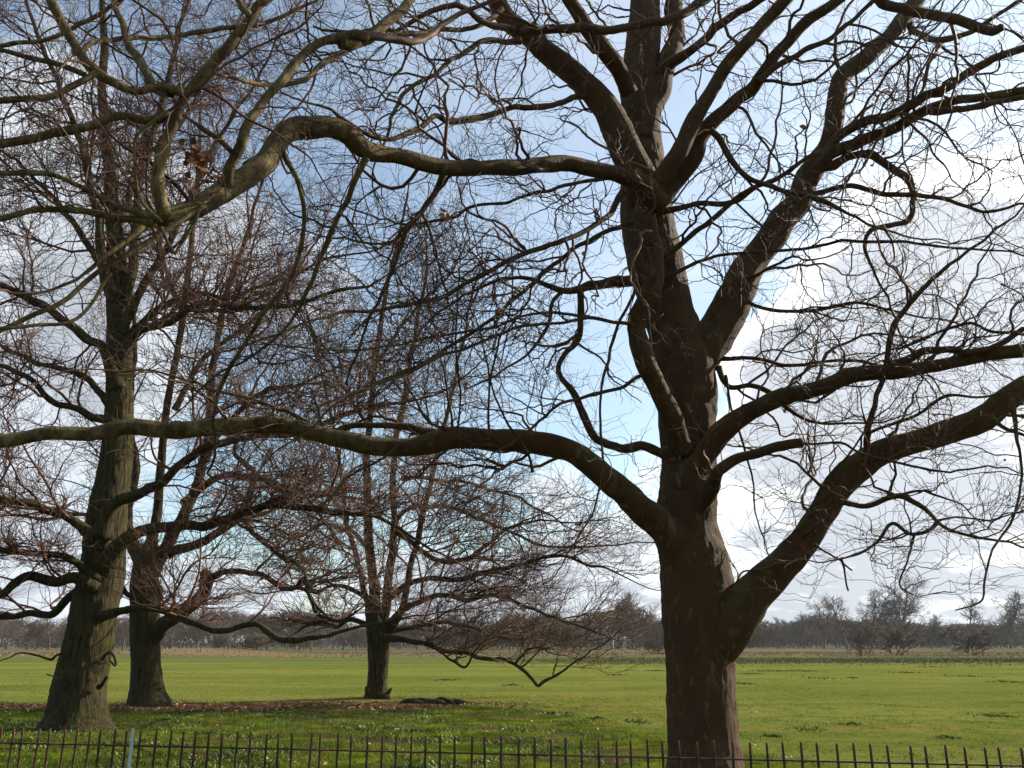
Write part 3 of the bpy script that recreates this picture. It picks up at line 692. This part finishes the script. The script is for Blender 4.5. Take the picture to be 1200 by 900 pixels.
# ------------------------------------------------------------------ second tree at the left, forked
Y2 = 26.0
B2 = (float(at(172, 832, Y2)[0][0]), Y2, 0.0)
t2 = T([(173, 840, 72), (172, 832, 54), (170, 815, 40), (170, 790, 36), (169, 750, 35), (170, 710, 34), (171, 680, 32), (173, 655, 28), (180, 630, 15), (185, 600, 12), (188, 550, 11), (196, 480, 10), (210, 400, 9), (222, 300, 8), (232, 200, 6), (236, 120, 3)], Y2)
TL = []
A_('limb', [(172, 675, 22), (160, 648, 18), (150, 625, 15), (152, 590, 12), (158, 540, 11), (150, 480, 9), (158, 400, 7), (150, 320, 5)], 26, 27)
A_('limb', [(176, 670, 24), (190, 645, 18), (206, 618, 16), (218, 590, 14), (236, 555, 13), (245, 500, 11), (250, 430, 10), (265, 350, 8), (290, 270, 6), (310, 200, 4)], 26, 25)
A_('broken_limb', [(176, 750, 20), (196, 732, 18), (215, 718, 18), (232, 702, 17), (243, 686, 16), (239, 669, 12)], 25.9, 25.0, .7)
A_('limb', [(238, 682, 12), (255, 672, 9), (268, 667, 9), (300, 671, 8), (325, 684, 8), (345, 690, 7), (352, 680, 7), (360, 700, 6), (375, 720, 6), (395, 727, 5), (420, 715, 3)], 25.1, 23.0)
A_('limb', [(195, 650, 14), (230, 640, 12), (262, 620, 11), (285, 600, 10), (292, 575, 10), (300, 555, 9), (285, 540, 8), (276, 525, 6), (290, 480, 5)], 25.8, 24.2)
A_('limb', [(280, 604, 8), (300, 628, 7), (325, 648, 7), (345, 660, 6), (357, 672, 6), (360, 695, 6), (372, 715, 5), (392, 728, 4)], 24.6, 23.4)
A_('limb', [(215, 590, 12), (250, 560, 10), (300, 560, 9), (330, 575, 8), (350, 572, 7), (365, 590, 5), (400, 640, 3)], 25.7, 23.8)
A_('limb', [(240, 540, 11), (270, 490, 9), (310, 460, 8), (350, 450, 6), (400, 430, 4)], 25.6, 24.0)
A_('limb', [(160, 640, 10), (130, 615, 8), (90, 600, 6), (50, 610, 5), (10, 600, 3)], 26, 27.5)
A_('limb', [(165, 700, 9), (150, 695, 8), (143, 688, 8), (140, 700, 6), (120, 690, 4)], 25.7, 25.0, .6)
A_('limb', [(205, 480, 9), (240, 420, 8), (290, 380, 6), (340, 330, 4), (380, 260, 3)], 26, 27)
A_('limb', [(215, 370, 8), (190, 300, 6), (180, 230, 5), (170, 150, 3)], 26, 25)
lg2 = [dict(g) for g in lg]
lg2[0].update(dens=3.2); lg2[1].update(dens=3.8, rmin=.007); lg2[2].update(dens=4.4, rmin=.0055)
build_tree('old_tree', B2, 'forked bare tree with a dark upright trunk, just behind and right of the leaning trunk', M['lime'], M['twig_grey'], t2, TL, lg2, group='bare trees standing behind the iron fence', seed=8)

# ------------------------------------------------------------------ middle tree with many stems
Y3 = 30.0
B3 = (float(at(440, 823, Y3)[0][0]), Y3, 0.0)
t3 = T([(439, 830, 46), (440, 822, 38), (441, 810, 27), (442, 790, 24), (443, 765, 25), (442, 745, 26), (438, 720, 18), (437, 690, 14), (432, 640, 12), (430, 580, 11), (432, 500, 9), (440, 420, 8), (455, 330, 6), (470, 260, 4), (480, 210, 2)], Y3)
TL = []
A_('limb', [(446, 755, 16), (452, 720, 13), (457, 670, 12), (462, 610, 10), (462, 540, 9), (475, 460, 8), (490, 380, 6), (500, 300, 4)], 30, 30.6)
A_('limb', [(448, 752, 14), (464, 725, 11), (476, 695, 10), (484, 650, 9), (500, 590, 8), (515, 520, 7), (535, 440, 5), (550, 360, 4)], 30, 29)
A_('limb', [(436, 745, 12), (428, 700, 9), (418, 650, 8), (405, 590, 7), (395, 520, 6), (380, 450, 4)], 30, 30)
A_('limb', [(446, 748, 12), (480, 752, 8), (520, 760, 7), (560, 768, 7), (598, 776, 6), (615, 786, 6), (628, 801, 5), (632, 805, 5), (637, 802, 5), (650, 794, 4), (672, 778, 3), (702, 758, 2)], 29.8, 26.5, .6)
A_('branch', [(604, 778, 4), (618, 762, 3.5), (632, 758, 3), (645, 765, 2)], 27.6, 27.2, .8)
A_('branch', [(648, 794, 2.5), (650, 782, 2), (653, 770, 1.5)], 27.0, 27.0, .4)
A_('branch', [(500, 748, 5), (520, 768, 4), (545, 782, 4), (556, 765, 3), (568, 750, 2)], 28.9, 28, .9)
A_('limb', [(450, 735, 12), (475, 712, 9), (510, 700, 8), (550, 700, 7), (590, 700, 6), (630, 715, 5), (670, 730, 4), (710, 745, 2)], 30, 27.4)
A_('limb', [(455, 700, 10), (490, 680, 8), (530, 680, 8), (565, 672, 7), (605, 664, 6), (645, 652, 5), (690, 660, 4), (740, 680, 2)], 30, 27.2)
A_('limb', [(460, 620, 9), (480, 635, 8), (500, 650, 8), (525, 660, 8), (555, 652, 7), (575, 635, 6), (600, 615, 5), (640, 610, 3)], 30, 28)
A_('limb', [(458, 640, 9), (470, 605, 7), (500, 590, 7), (540, 600, 6), (590, 620, 5), (640, 640, 4), (700, 640, 3)], 30, 28)
A_('limb', [(470, 560, 7), (510, 560, 6), (560, 570, 5), (620, 590, 4), (670, 620, 2)], 30.3, 31)
A_('limb', [(438, 735, 9), (415, 728, 7), (395, 735, 6), (375, 728, 5), (350, 740, 3)], 30, 29)
A_('limb', [(436, 705, 8), (415, 692, 7), (395, 686, 6), (370, 695, 5), (340, 690, 3)], 30, 30.5)
A_('limb', [(432, 640, 7), (405, 620, 6), (375, 615, 5), (345, 630, 4), (320, 625, 2)], 30, 31)
A_('limb', [(450, 740, 9), (485, 735, 7), (530, 730, 6), (580, 745, 5), (630, 750, 3)], 30, 32)
A_('limb', [(445, 420, 6), (480, 370, 5), (520, 330, 4), (550, 280, 2)], 30, 31)
A_('limb', [(432, 500, 6), (400, 450, 5), (370, 400, 4), (350, 340, 2)], 30, 29)
lg3 = [
    dict(dens=3.2, ang=(30, 75), len=(1.2, 3.8), ls=.45, rr=.6, rmin=.014, rcap=.04, S=13, wander=.15, zig=.12, up=-.01, k=4, outw=.5, rend=.3),
    dict(dens=3.3, ang=(30, 65), len=(.6, 2.2), ls=.4, rr=.6, rmin=.009, S=8, wander=.15, zig=.14, up=.0, k=3, outw=.2, rend=.45),
    dict(dens=4.6, ang=(25, 60), len=(.3, 1.1), ls=.3, rr=.75, rmin=.0065, S=5, wander=.16, zig=.16, up=.01, k=3, rend=.6),
]
build_tree('old_tree', B3, 'slender many-stemmed bare tree with drooping twiggy skirt, standing farthest back in the middle', M['lime'], M['twig_grey'], t3, TL, lg3, zmin=.8, group='bare trees standing behind the iron fence', seed=9)

# ------------------------------------------------------------------ iron fence
fA = ground_at(0, 853, .95); fB = ground_at(1195, 876, .95)
fd = (fB - fA); fd[2] = 0; fl = np.linalg.norm(fd); fd /= fl
n_in = 66
step = fl / n_in
p0 = fA - fd * step * 4
fence = empty('iron_fence', (float(fA[0]), float(fA[1]), 0), 'low rusty iron railing of thin upright bars running along the foot of the picture', 'fence')
def bar_mesh(r, h, k=8, taper=True):
    P = np.array([[[0, 0, -.12], [0, 0, .3], [0, 0, h - .02], [0, 0, h], [0, 0, h + .004]]]); R = np.array([[r, r, r, r * .85, r * .3]])
    return tubes(P, R, k)
pk = None
for i in range(n_in + 9):
    p = p0 + fd * step * i
    g = gz1(p[0], p[1])
    if pk is None:
        v, f = bar_mesh(.0095, .95); pk = mesh_np('picket', v, f, M['iron'], fence); o = pk
    else:
        o = pk.copy(); C.objects.link(o); o.parent = fence
    o.location = (p[0] - fA[0] + random.uniform(-.006, .006), p[1] - fA[1], random.uniform(-.008, .008))
    o.rotation_euler = (random.uniform(-.012, .012), random.gauss(0, .012), 0)
def box_between(a, b, h, w):
    a = np.asarray(a, float); b = np.asarray(b, float)
    d = unit(b - a); s = np.cross(d, [0, 0, 1]) * w / 2; u = np.array([0, 0, h / 2])
    v = [a - s - u, a + s - u, a + s + u, a - s + u, b - s - u, b + s - u, b + s + u, b - s + u]
    f = [(0, 1, 2, 3), (4, 7, 6, 5), (0, 4, 5, 1), (1, 5, 6, 2), (2, 6, 7, 3), (3, 7, 4, 0)]
    return np.array(v), np.array(f)
pe = p0 + fd * step * (n_in + 8)
for z in (.83, .16):
    a = p0 - fA; b = pe - fA; a[2] = b[2] = z
    a = a - fd * .03; b = b + fd * .03
    n = 24
    parts = [box_between(a, b, .011, .034)]
    v, f = merge(parts); mesh_np('rail', v, f, M['iron'], fence, smooth=False)
k_post = ground_at(157, 856, .95)
v, f = box_between((0, 0, -.15), (0, 0.0001, .98), .03, .03)
v, f = bar_mesh(.017, .965, 4)
o = mesh_np('post', v, f, M['galv'], fence, smooth=False); o.location = (k_post[0] - fA[0], k_post[1] - fA[1] - .02, 0)
tag(o, 'pale grey square post')

# ------------------------------------------------------------------ grass, leaves, tussocks
def blades(x, y, h, w, lean=.35):
    n = len(x)
    z = ground_z(x, y)
    a = rng.uniform(0, 2 * np.pi, n); s = np.stack([np.cos(a), np.sin(a), np.zeros(n)], 1)
    b = rng.uniform(0, 2 * np.pi, n); l = np.stack([np.cos(b), np.sin(b), np.zeros(n)], 1) * (rng.uniform(.1, 1, n) * lean * 1.6)[:, None]
    p = np.stack([x, y, z - .01], 1); up = np.array([[0, 0, 1.]])
    hh = h[:, None]; ww = w[:, None] if not np.isscalar(w) else w
    m_ = p + up * hh * .55 + l * hh * .4; t_ = p + up * hh * .95 + l * hh
    v = np.stack([p - s * ww, p + s * ww, m_ + s * ww * .8, m_ - s * ww * .8, t_ + s * ww * .15, t_ - s * ww * .15], 1).reshape(-1, 3)
    o = (np.arange(n) * 6)[:, None]
    f = np.concatenate([o + np.array([[0, 1, 2, 3]]), o + np.array([[3, 2, 4, 5]])])
    return v, f
def frustum_pts(n, y0, y1, p=1.0, margin=1.15):
    y = y0 + (y1 - y0) * rng.random(n) ** p
    x = (rng.random(n) - .5) * 2 * y * .60 * margin
    return x, y
def fbm(x, y, s, off=0):
    return np.array([mnoise.fractal(Vector((a * s + off, b * s, 0)), 1., 2., 4) for a, b in zip(x, y)])
x, y = frustum_pts(170000, 11.5, 27, 1.0)
nn = fbm(x, y, .8) + .6 * fbm(x, y, 2.6, 3)
wild = np.clip((27 - y - np.clip(x + 1, 0, 9) * 2.2) / 4, 0, 1)
keep = (nn + rng.normal(size=len(x)) * .16 > -.5 + .5 * wild) & (np.hypot(x - PB[0], y - PB[1]) > .55) & (np.hypot(x - B1[0], y - B1[1]) > 1.0)
x, y, nn, wild = x[keep], y[keep], nn[keep], wild[keep]
tall = np.clip(.75 + nn * 1.2, .4, 2.2)
v, f = blades(x, y, rng.uniform(.02, .075, len(x)) * tall * (.45 + .55 * wild), .0055 + .004 * rng.random(len(x)), .6)
x, y = frustum_pts(80000, 26, 75, 1.4)
nn = fbm(x, y, .25)
v2, f2 = blades(x, y, rng.uniform(.008, .035, len(x)) * np.clip(.8 + nn, .3, 2), .012 + .008 * rng.random(len(x)), 1.2)
v, f = merge([(v, f), (v2, f2)])
tag(mesh_np('grass', v, f, M['grass'], smooth=False), 'short green grass growing over the field and under the trees', 'grass', kind='stuff')
# broad leaved weeds in the rough turf
cx_, cy_ = frustum_pts(1500, 12.5, 24)
kk = (fbm(cx_, cy_, .6, 5) > .02) & (cx_ < 1.5)
cx_, cy_ = cx_[kk], cy_[kk]
m_ = rng.integers(20, 60, len(cx_)); ix = np.repeat(np.arange(len(cx_)), m_)
x = cx_[ix] + rng.normal(size=len(ix)) * .16; y = cy_[ix] + rng.normal(size=len(ix)) * .16
v, f = blades(x, y, rng.uniform(.02, .075, len(ix)), .007 + .009 * rng.random(len(ix)), 1.1)
tag(mesh_np('weeds', v, f, M['weed'], smooth=False), 'clumps of broad leaved green weeds in the rough turf under the trees', 'weeds', kind='stuff')
# dark tussocks out in the meadow
vs = []
for (px, py, wpx) in [(962, 578, 0)] * 0 + [(962, 795, 30), (905, 786, 30), (870, 802, 18), (940, 786, 25), (880, 790, 20), (1130, 793, 35), (1090, 781, 25), (1000, 795, 10), (600, 803, 14), (523, 797, 20), (720, 791, 18), (770, 786, 22), (745, 846, 22), (945, 854, 25), (700, 843, 12), (1180, 800, 20), (1060, 788, 22), (1000, 850, 14), (905, 862, 14), (1165, 840, 20), (1110, 866, 14)]:
    g = ground_at(px, py); wid = wpx * np.linalg.norm(g) / F
    n = 130
    x = g[0] + rng.normal(size=n) * wid * .45; y = g[1] + rng.normal(size=n) * wid * .6
    k = np.exp(-((x - g[0]) / wid) ** 2 * 3) * .6
    vs.append(blades(x, y, rng.uniform(.03, .06, n) * (.5 + k * .7) * (1 + g[1] / 90), .009 + .0004 * g[1], .7))
v, f = merge(vs)
tag(mesh_np('grass_tussocks', v, f, M['tussock'], smooth=False), 'darker coarse grass tufts scattered over the open meadow', 'grass', kind='stuff')
# rank brown grass and reeds at the far side
x = rng.uniform(-150, 180, 26000); y = 112 + rng.random(26000) ** .8 * 95
hh_ = fbm(x, y, .05) * .5 + .75
v, f = blades(x, y, rng.uniform(.08, .36, len(x)) * hh_ * np.clip((y - 108) / 20, .3, 1), .06, .7)
tag(mesh_np('reeds', v, f, M['reed'], smooth=False), 'belt of dry brown reeds and rank grass at the far side of the meadow', 'reeds', kind='stuff')
x = rng.uniform(5, 120, 22000) + rng.normal(size=22000) * 6; y = 97 + rng.normal(size=22000) * 9
v, f = blades(x, y, rng.uniform(.05, .17, len(x)), .035, .9)
tag(mesh_np('sedge', v, f, M['sedge'], smooth=False), 'dark green belt of sedge between the meadow and the brown reeds', 'sedge', kind='stuff')
# fallen leaves
def lying(x, y, s):
    n = len(x); z = ground_z(x, y) + rng.uniform(.012, .05, n)
    c = np.stack([x, y, z], 1)
    nrm = unit(np.stack([rng.normal(size=n) * .45, rng.normal(size=n) * .45, np.ones(n)], 1))
    u = unit(np.cross(nrm, rng.normal(size=(n, 3)))); w = np.cross(nrm, u); s = s[:, None]
    v = np.stack([c - w * s, c + u * s * .6 + nrm * s * .35, c + w * s, c - u * s * .6 + nrm * s * .3], 1).reshape(-1, 3)
    o = (np.arange(n) * 4)[:, None]
    return v, o + np.array([[0, 1, 2, 3]])
n = 22000
x = rng.uniform(-17, 1.5, n); y = rng.normal(26.0, .65, n) + .25 * np.sin(x)
k = rng.random(n) < np.clip((1.5 - x) / 6, 0, 1) ** 1.5 * np.clip(.45 + fbm(x, y, .5, 2) * 1.5, .08, 1)
v1_, f1_ = lying(x[k], y[k], rng.uniform(.03, .07, k.sum()))
x, y = frustum_pts(2000, 12, 24)
k = fbm(x, y, .45, 7) + rng.normal(size=len(x)) * .2 > .12
v2_, f2_ = lying(x[k], y[k], rng.uniform(.02, .045, k.sum()))
v, f = merge([(v1_, f1_), (v2_, f2_)])
tag(mesh_np('fallen_leaves', v, f, M['litter'], smooth=False), 'pinkish brown fallen leaves strewn in a band behind the three left trees', 'leaves', kind='stuff')

# dark heap of rotten wood right of the middle tree
g = ground_at(496, 826); root = empty('rotten_wood_heap', (float(g[0]), float(g[1]), 0), 'low dark heap of rotten wood lying right of the middle tree', 'wood heap')
for k_ in range(5):
    x0 = -.7 + k_ * .3; y0 = random.uniform(-.15, .15)
    c = np.array([[x0, y0, .04, .03], [x0 + .25, y0 + .08, .1 + .03 * (k_ % 2), .07], [x0 + .55, y0 - .05, .09, .07], [x0 + .8, y0 + .05, .03, .025]])
    _, v, q = limb_geo(c, .25, k=9, seg=16, seed=70 + k_)
    mesh_np('log', v, q, M['soil'], root)
# splintered bark round the foot of the middle tree
for (px, py, h, lean) in [(433, 824, .35, -.12), (446, 824, .6, .06), (453, 824, .3, .16)]:
    g = at(px, 815, 29.7)[0]
    c = np.array([[g[0], 29.7, -.1, .17], [g[0] + lean * .2, 29.72, h * .5, .11], [g[0] + lean, 29.65, h, .03]])
    _, v, q = limb_geo(c, .3, k=9, seg=14, seed=90 + px)
    mesh_np('root_flare', v, q, M['plane'], [o for o in bpy.data.objects if o.name == 'old_tree.002'][0], loc=B3)

FINE = False
# ------------------------------------------------------------------ far trees, woods, bushes
def far_tree(name, label, h, spread, trunk_h, dens, seed, mat, cat='tree', multi=1, group=None):
    global rng
    rng = np.random.default_rng(seed)
    root = empty(name, (0, 0, 0), label, cat, group)
    st = rng.normal(size=(multi, 3)) * .12 * spread; st[:, 2] = 0
    tilt = rng.normal(size=(multi, 3)) * (.05 if multi == 1 else .35); tilt[:, 2] = 1
    tr, trr = grow(st if multi > 1 else np.zeros((1, 3)), tilt, np.full(multi, h * .8), np.full(multi, h * .022 / multi ** .4), 10, .06, .03, .05, .2)
    v, q = tubes(tr, trr, 7); mesh_np('trunk', v, q, M['far_bark'], root)
    geo = []
    p, d, L, r0, t = spawn(tr, trr, 2.2 * dens / multi * 12 / h, trunk_h, 1., (28, 70), (.42 * spread, .75 * spread), .45, .55, .06, np.zeros(3), .3, .25)
    P, R = grow(p, d, L, np.maximum(r0, .085 + 0 * r0), 9, .13, .1, .07, .35); geo.append(tubes(P, R, 4))
    p, d, L, r0, t = spawn(P, R, 1.7 * dens * 8 / spread, .25, 1., (25, 65), (.14 * spread, .34 * spread), .35, .6, .05)
    P, R = grow(p, d, L, r0, 6, .16, .12, .05, .4); geo.append(tubes(P, R, 3))
    p, d, L, r0, t = spawn(P, R, 2.4 * dens * 8 / spread, .2, 1., (25, 65), (.07 * spread, .2 * spread), .3, .75, .034)
    P, R = grow(p, d, L, r0, 4, .18, .12, .04, .6); geo.append(tubes(P, R, 3))
    v, q = merge(geo); mesh_np('crown', v, q, mat, root)
    return root
def copy_thing(o):
    c = o.copy(); C.objects.link(c)
    for ch in o.children:
        d = ch.copy(); C.objects.link(d); d.parent = c
    return c
protos = [far_tree('bare_tree', '', 16, 9, .16, 1.5, 101, M['far_twig']), far_tree('bare_tree', '', 18, 9, .15, 1.5, 102, M['far_twig']),
          far_tree('bare_tree', '', 13, 9, .15, 1.3, 103, M['far_twig']), far_tree('bare_tree', '', 20, 12, .15, 1.4, 104, M['far_twig'])]
bushp = [far_tree('willow_bush', '', 5.2, 4.6, .05, 1.5, 105, M['far_red'], multi=7, cat='bush'), far_tree('thicket_tree', '', 8, 7, .08, 1.6, 106, M['far_red'], multi=4)]
used = set()
def put(pr, px, base_y, hpx, label, group=None, cat=None, rz=None, wide=1.0, Y=None):
    """stand a copy with its foot on the ground seen at base_y and a height of hpx pixels"""
    nat = max((ch.bound_box[6][2] for ch in pr.children))
    if Y is None: Y = float(ground_at(px, base_y)[1])
    if id(pr) in used: o = copy_thing(pr)
    else: used.add(id(pr)); o = pr
    x = (px - 600) / F * at(px, base_y, Y)[1]
    hz = hpx * at(px, base_y, Y)[1] / F
    o.location = (x, Y, gz1(x, Y) - .1)
    s = hz / nat; o.scale = (s * wide, s * wide, s)
    o.rotation_euler.z = random.uniform(0, 6.28) if rz is None else rz
    o['label'] = label; o['category'] = cat or 'tree'
    if group: o['group'] = group
    return o
random.seed(5)
G1 = 'bare trees along the far edge of the meadow'
# tall ones that stand above the far wood, right of the plane
sky_trees = [(1060, 74, 3, 'tallest and widest bare tree rising above the far wood at the right'), (1028, 60, 0, 'bare tree left of the tallest tree of the far wood'),
             (993, 55, 1, 'rounded bare tree between the plane and the tallest trees of the far wood'), (966, 47, 2, 'dense low crowned bare tree left end of the raised clump'),
             (1137, 52, 2, 'round headed bare tree standing alone above the far wood near the right edge'), (1185, 58, 0, 'pale faint bare tree above the far wood at the right edge of the picture'),
             (942, 36, 1, 'small reddish bare tree left of the raised clump in the far wood'), (912, 32, 2, 'low bare tree just right of the plane trunk in the far wood'),
             (725, 58, 0, 'tall bare tree of the far wood seen just left of the plane trunk'), (742, 50, 1, 'bare tree second left of the plane trunk in the far wood'), (768, 44, 3, 'bare tree of the far wood touching the left side of the plane trunk'),
             (1092, 34, 0, 'short bare tree between the tallest tree and the lone round headed tree')]
for (px, h, k, lb) in sky_trees:
    put(protos[k], px, 760, h * 1.22, lb, G1, wide=1.25, Y=random.uniform(330, 380))
# left hand wood edge
G2 = 'bare trees of the brown wood behind the left trees'
for i in range(44):
    px = -40 + i * 17 + random.uniform(-5, 5)
    put(protos[i % 4], px, 761, random.uniform(34, 50) * (1 if px < 560 else .8), 'small bare brown tree in the far wood left of the plane', G2, wide=1.35, Y=random.uniform(245, 300))
G3 = 'lower bare trees of the dark wood on the right'
for i in range(24):
    px = 880 + i * 14.5 + random.uniform(-5, 5)
    put(protos[(i * 3) % 4], px, 759, random.uniform(22, 32), 'low dark bare tree in the even edge of the right hand wood', G3, wide=1.5, Y=random.uniform(385, 420))
# bushes in front of the wood
put(bushp[0], 1013, 769, 40, 'reddish willow bush, left of the two by the brown reeds at the right', cat='bush', wide=1.05)
put(bushp[0], 1050, 768, 43, 'wide reddish willow bush, right of the two by the brown reeds', cat='bush', wide=1.3)
put(bushp[0], 1140, 768, 36, 'thin reddish bush farthest right among the brown reeds', cat='bush', wide=1.6)
put(bushp[1], 765, 768, 22, 'low scrubby bush among the reeds left of the plane trunk', cat='bush', wide=1.2)
for i, px in enumerate([560, 600, 640, 668, 520, 350, 300, 260]):
    put(bushp[1], px, 764, random.uniform(28, 40) if i < 5 else 24, 'brown thicket tree at the edge of the meadow behind the middle tree', 'brown thicket trees behind the middle tree', wide=1.4)

# the wood as one far mass, on its low hill
def wood_mass(name, x0, x1, Yc, depth, h, label, mat, n, seed):
    r = np.random.default_rng(seed)
    x = r.uniform(x0, x1, n); y = Yc + r.uniform(0, depth, n)
    top = h * (.85 + .18 * np.sin(x * .05) + .12 * np.sin(x * .17 + 1) + .10 * np.sin(x * .41 + 2))
    z = r.random(n) ** .8 * top
    d = unit(np.stack([r.normal(size=n) * .5, r.normal(size=n) * .5, 1 + 0 * x], 1))
    L = r.uniform(1.5, 4.5, n)
    P = np.stack([np.stack([x, y, z], 1), np.stack([x, y, z], 1) + d * L[:, None] * .5 + r.normal(size=(n, 3)) * .3, np.stack([x, y, z], 1) + d * L[:, None]], 1)
    P[:, :, 2] = np.minimum(P[:, :, 2], (top * 1.05)[:, None] + r.normal(size=(n, 3)) * .5)
    R = np.tile(np.array([[.14, .10, .04]]), (n, 1))
    v, q = tubes(P, R, 3)
    return tag(mesh_np(name, v, q, mat), label, 'wood', kind='stuff')
M['wood_dark'] = flat('wood_dark', rgb(.018, .022, .022), .95, rgb(.035, .032, .026), .05)
wood_mass('far_woodland', 60, 400, 425, 50, 12.5, 'dark even mass of the far wood at the right of the plane', M['wood_dark'], 30000, 1)
wood_mass('brown_woodland', -260, 90, 305, 40, 11, 'brown mass of bare woodland far behind the left trees', M['far_twig'], 26000, 2)
# low wooded rise closing the view
hx = np.linspace(-1500, 1700, 260); hy = np.array([475, 520, 600, 800])
hh = np.array([0, 1, 1.6, 0.])
X, Yg = np.meshgrid(hx, hy)
Z = hh[:, None] * np.clip((hx - 60) / 160, .25, 1)[None] * (8.2 + 3.2 * np.sin(hx * .006 + 1)[None] + 1.0 * np.sin(hx * .04)[None] + .7 * np.sin(hx * .13)[None] + .5 * np.sin(hx * .37)[None])
Z[0] = -.5; Z[3] = -.5
hv = np.stack([X, Yg, Z], -1).reshape(-1, 3); nx = len(hx)
ii, jj = np.meshgrid(np.arange(3), np.arange(nx - 1), indexing='ij'); a0 = (ii * nx + jj).ravel()
tag(mesh_np('hills', hv, np.stack([a0, a0 + 1, a0 + nx + 1, a0 + nx], 1), M['wood_dark']), kind='structure')

# ------------------------------------------------------------------ far cars and a post
def car(px, py, Y, label, L=4.3, van=False):
    t = at(px, py, Y)[1]; x = (px - 600) / F * t
    root = empty('parked_van' if van else 'parked_car', (x, Y, gz1(x, Y)), label, 'van' if van else 'car', 'white vehicles parked before the far wood')
    H = 2.1 if van else 1.45; W_ = 1.8
    prof = [(-L/2, .35), (L/2, .35), (L/2, .8), (L/2 - .25, .95), (L*.25, 1.0), (L*.12, H - .04), (L*.08, H), (-L*.38, H), (-L*.47, 1.0), (-L/2, .85)] if not van else [(-L/2, .35), (L/2, .35), (L/2, .9), (L*.42, 1.1), (L*.3, H - .04), (L*.26, H), (-L*.49, H), (-L/2, H - .1), (-L/2, 1.2), (-L/2, .8)]
    n = len(prof)
    v = [(a, -W_/2, b) for a, b in prof] + [(a, W_/2, b) for a, b in prof]
    me = bpy.data.meshes.new('body')
    me.from_pydata(v, [], [tuple(range(n)), tuple(range(2*n - 1, n - 1, -1))] + [((i + 1) % n, i, i + n, (i + 1) % n + n) for i in range(n)])
    me.materials.append(M['white']); o = bpy.data.objects.new('body', me); C.objects.link(o); o.parent = root
    for a, b in ((-.34, -.02), (0, .1)) if not van else ((.16, .3),):
        vv, ff = box_between((a * L, -W_/2 - .004, H - .27), (b * L, -W_/2 - .004, H - .27), .36, .012)
        mesh_np('window', vv, ff, M['glass'], root, smooth=False)
    for sx in (-.3, .3):
        for sy in (-W_/2 + .1, W_/2 - .1):
            vv, ff = tubes(np.array([[[sx * L, sy - .11, .33], [sx * L, sy - .1, .33], [sx * L, sy + .1, .33], [sx * L, sy + .11, .33]]]), np.array([[.2, .33, .33, .2]]), 14)
            mesh_np('wheel', vv, ff, M['tyre'], root)
    return root
car(1014, 758, 372, 'white car parked before the far wood, left of the pair')
car(1029, 758, 376, 'white van parked before the far wood, right of the pair', 4.9, True)
car(1123, 758, 374, 'lone small white car before the far wood near the right edge')
g = ground_at(719, 762); g[1] = 240; x = (719 - 600) / F * at(719, 760, 240)[1]
v, f = box_between((x, 240, -.2), (x, 240.0001, 2.4), .2, .2)
v, f = tubes(np.array([[[x, 240, -.2], [x, 240, 1.2], [x, 240, 2.6], [x, 240, 2.7]]]), np.array([[.12, .12, .12, .06]]), 6)
tag(mesh_np('marker_post', v, f, M['galv']), 'pale upright marker post before the far wood left of the plane', 'post')
print('total polys', sum(len(o.data.polygons) for o in bpy.data.objects if o.type == 'MESH'))

# ------------------------------------------------------------------ the air itself
hzv = [(x_, y_, z_) for z_ in (-3.0, 64.0) for (x_, y_) in ((-4300, -90), (4300, -90), (4300, 5300), (-4300, 5300))]
hzf = [(0, 3, 2, 1), (4, 5, 6, 7), (0, 1, 5, 4), (1, 2, 6, 5), (2, 3, 7, 6), (3, 0, 4, 7)]
m = bpy.data.materials.new('haze'); m.use_nodes = True; m.node_tree.nodes.clear()
ho = m.node_tree.nodes.new('ShaderNodeOutputMaterial'); hv_ = m.node_tree.nodes.new('ShaderNodeVolumePrincipled')
hv_.inputs['Color'].default_value = rgb(.86, .90, .96); hv_.inputs['Density'].default_value = .00013
m.node_tree.links.new(hv_.outputs[0], ho.inputs['Volume'])
tag(mesh_np('haze', hzv, hzf, m, smooth=False), 'thin pale haze softening the far wood', 'haze', kind='stuff')
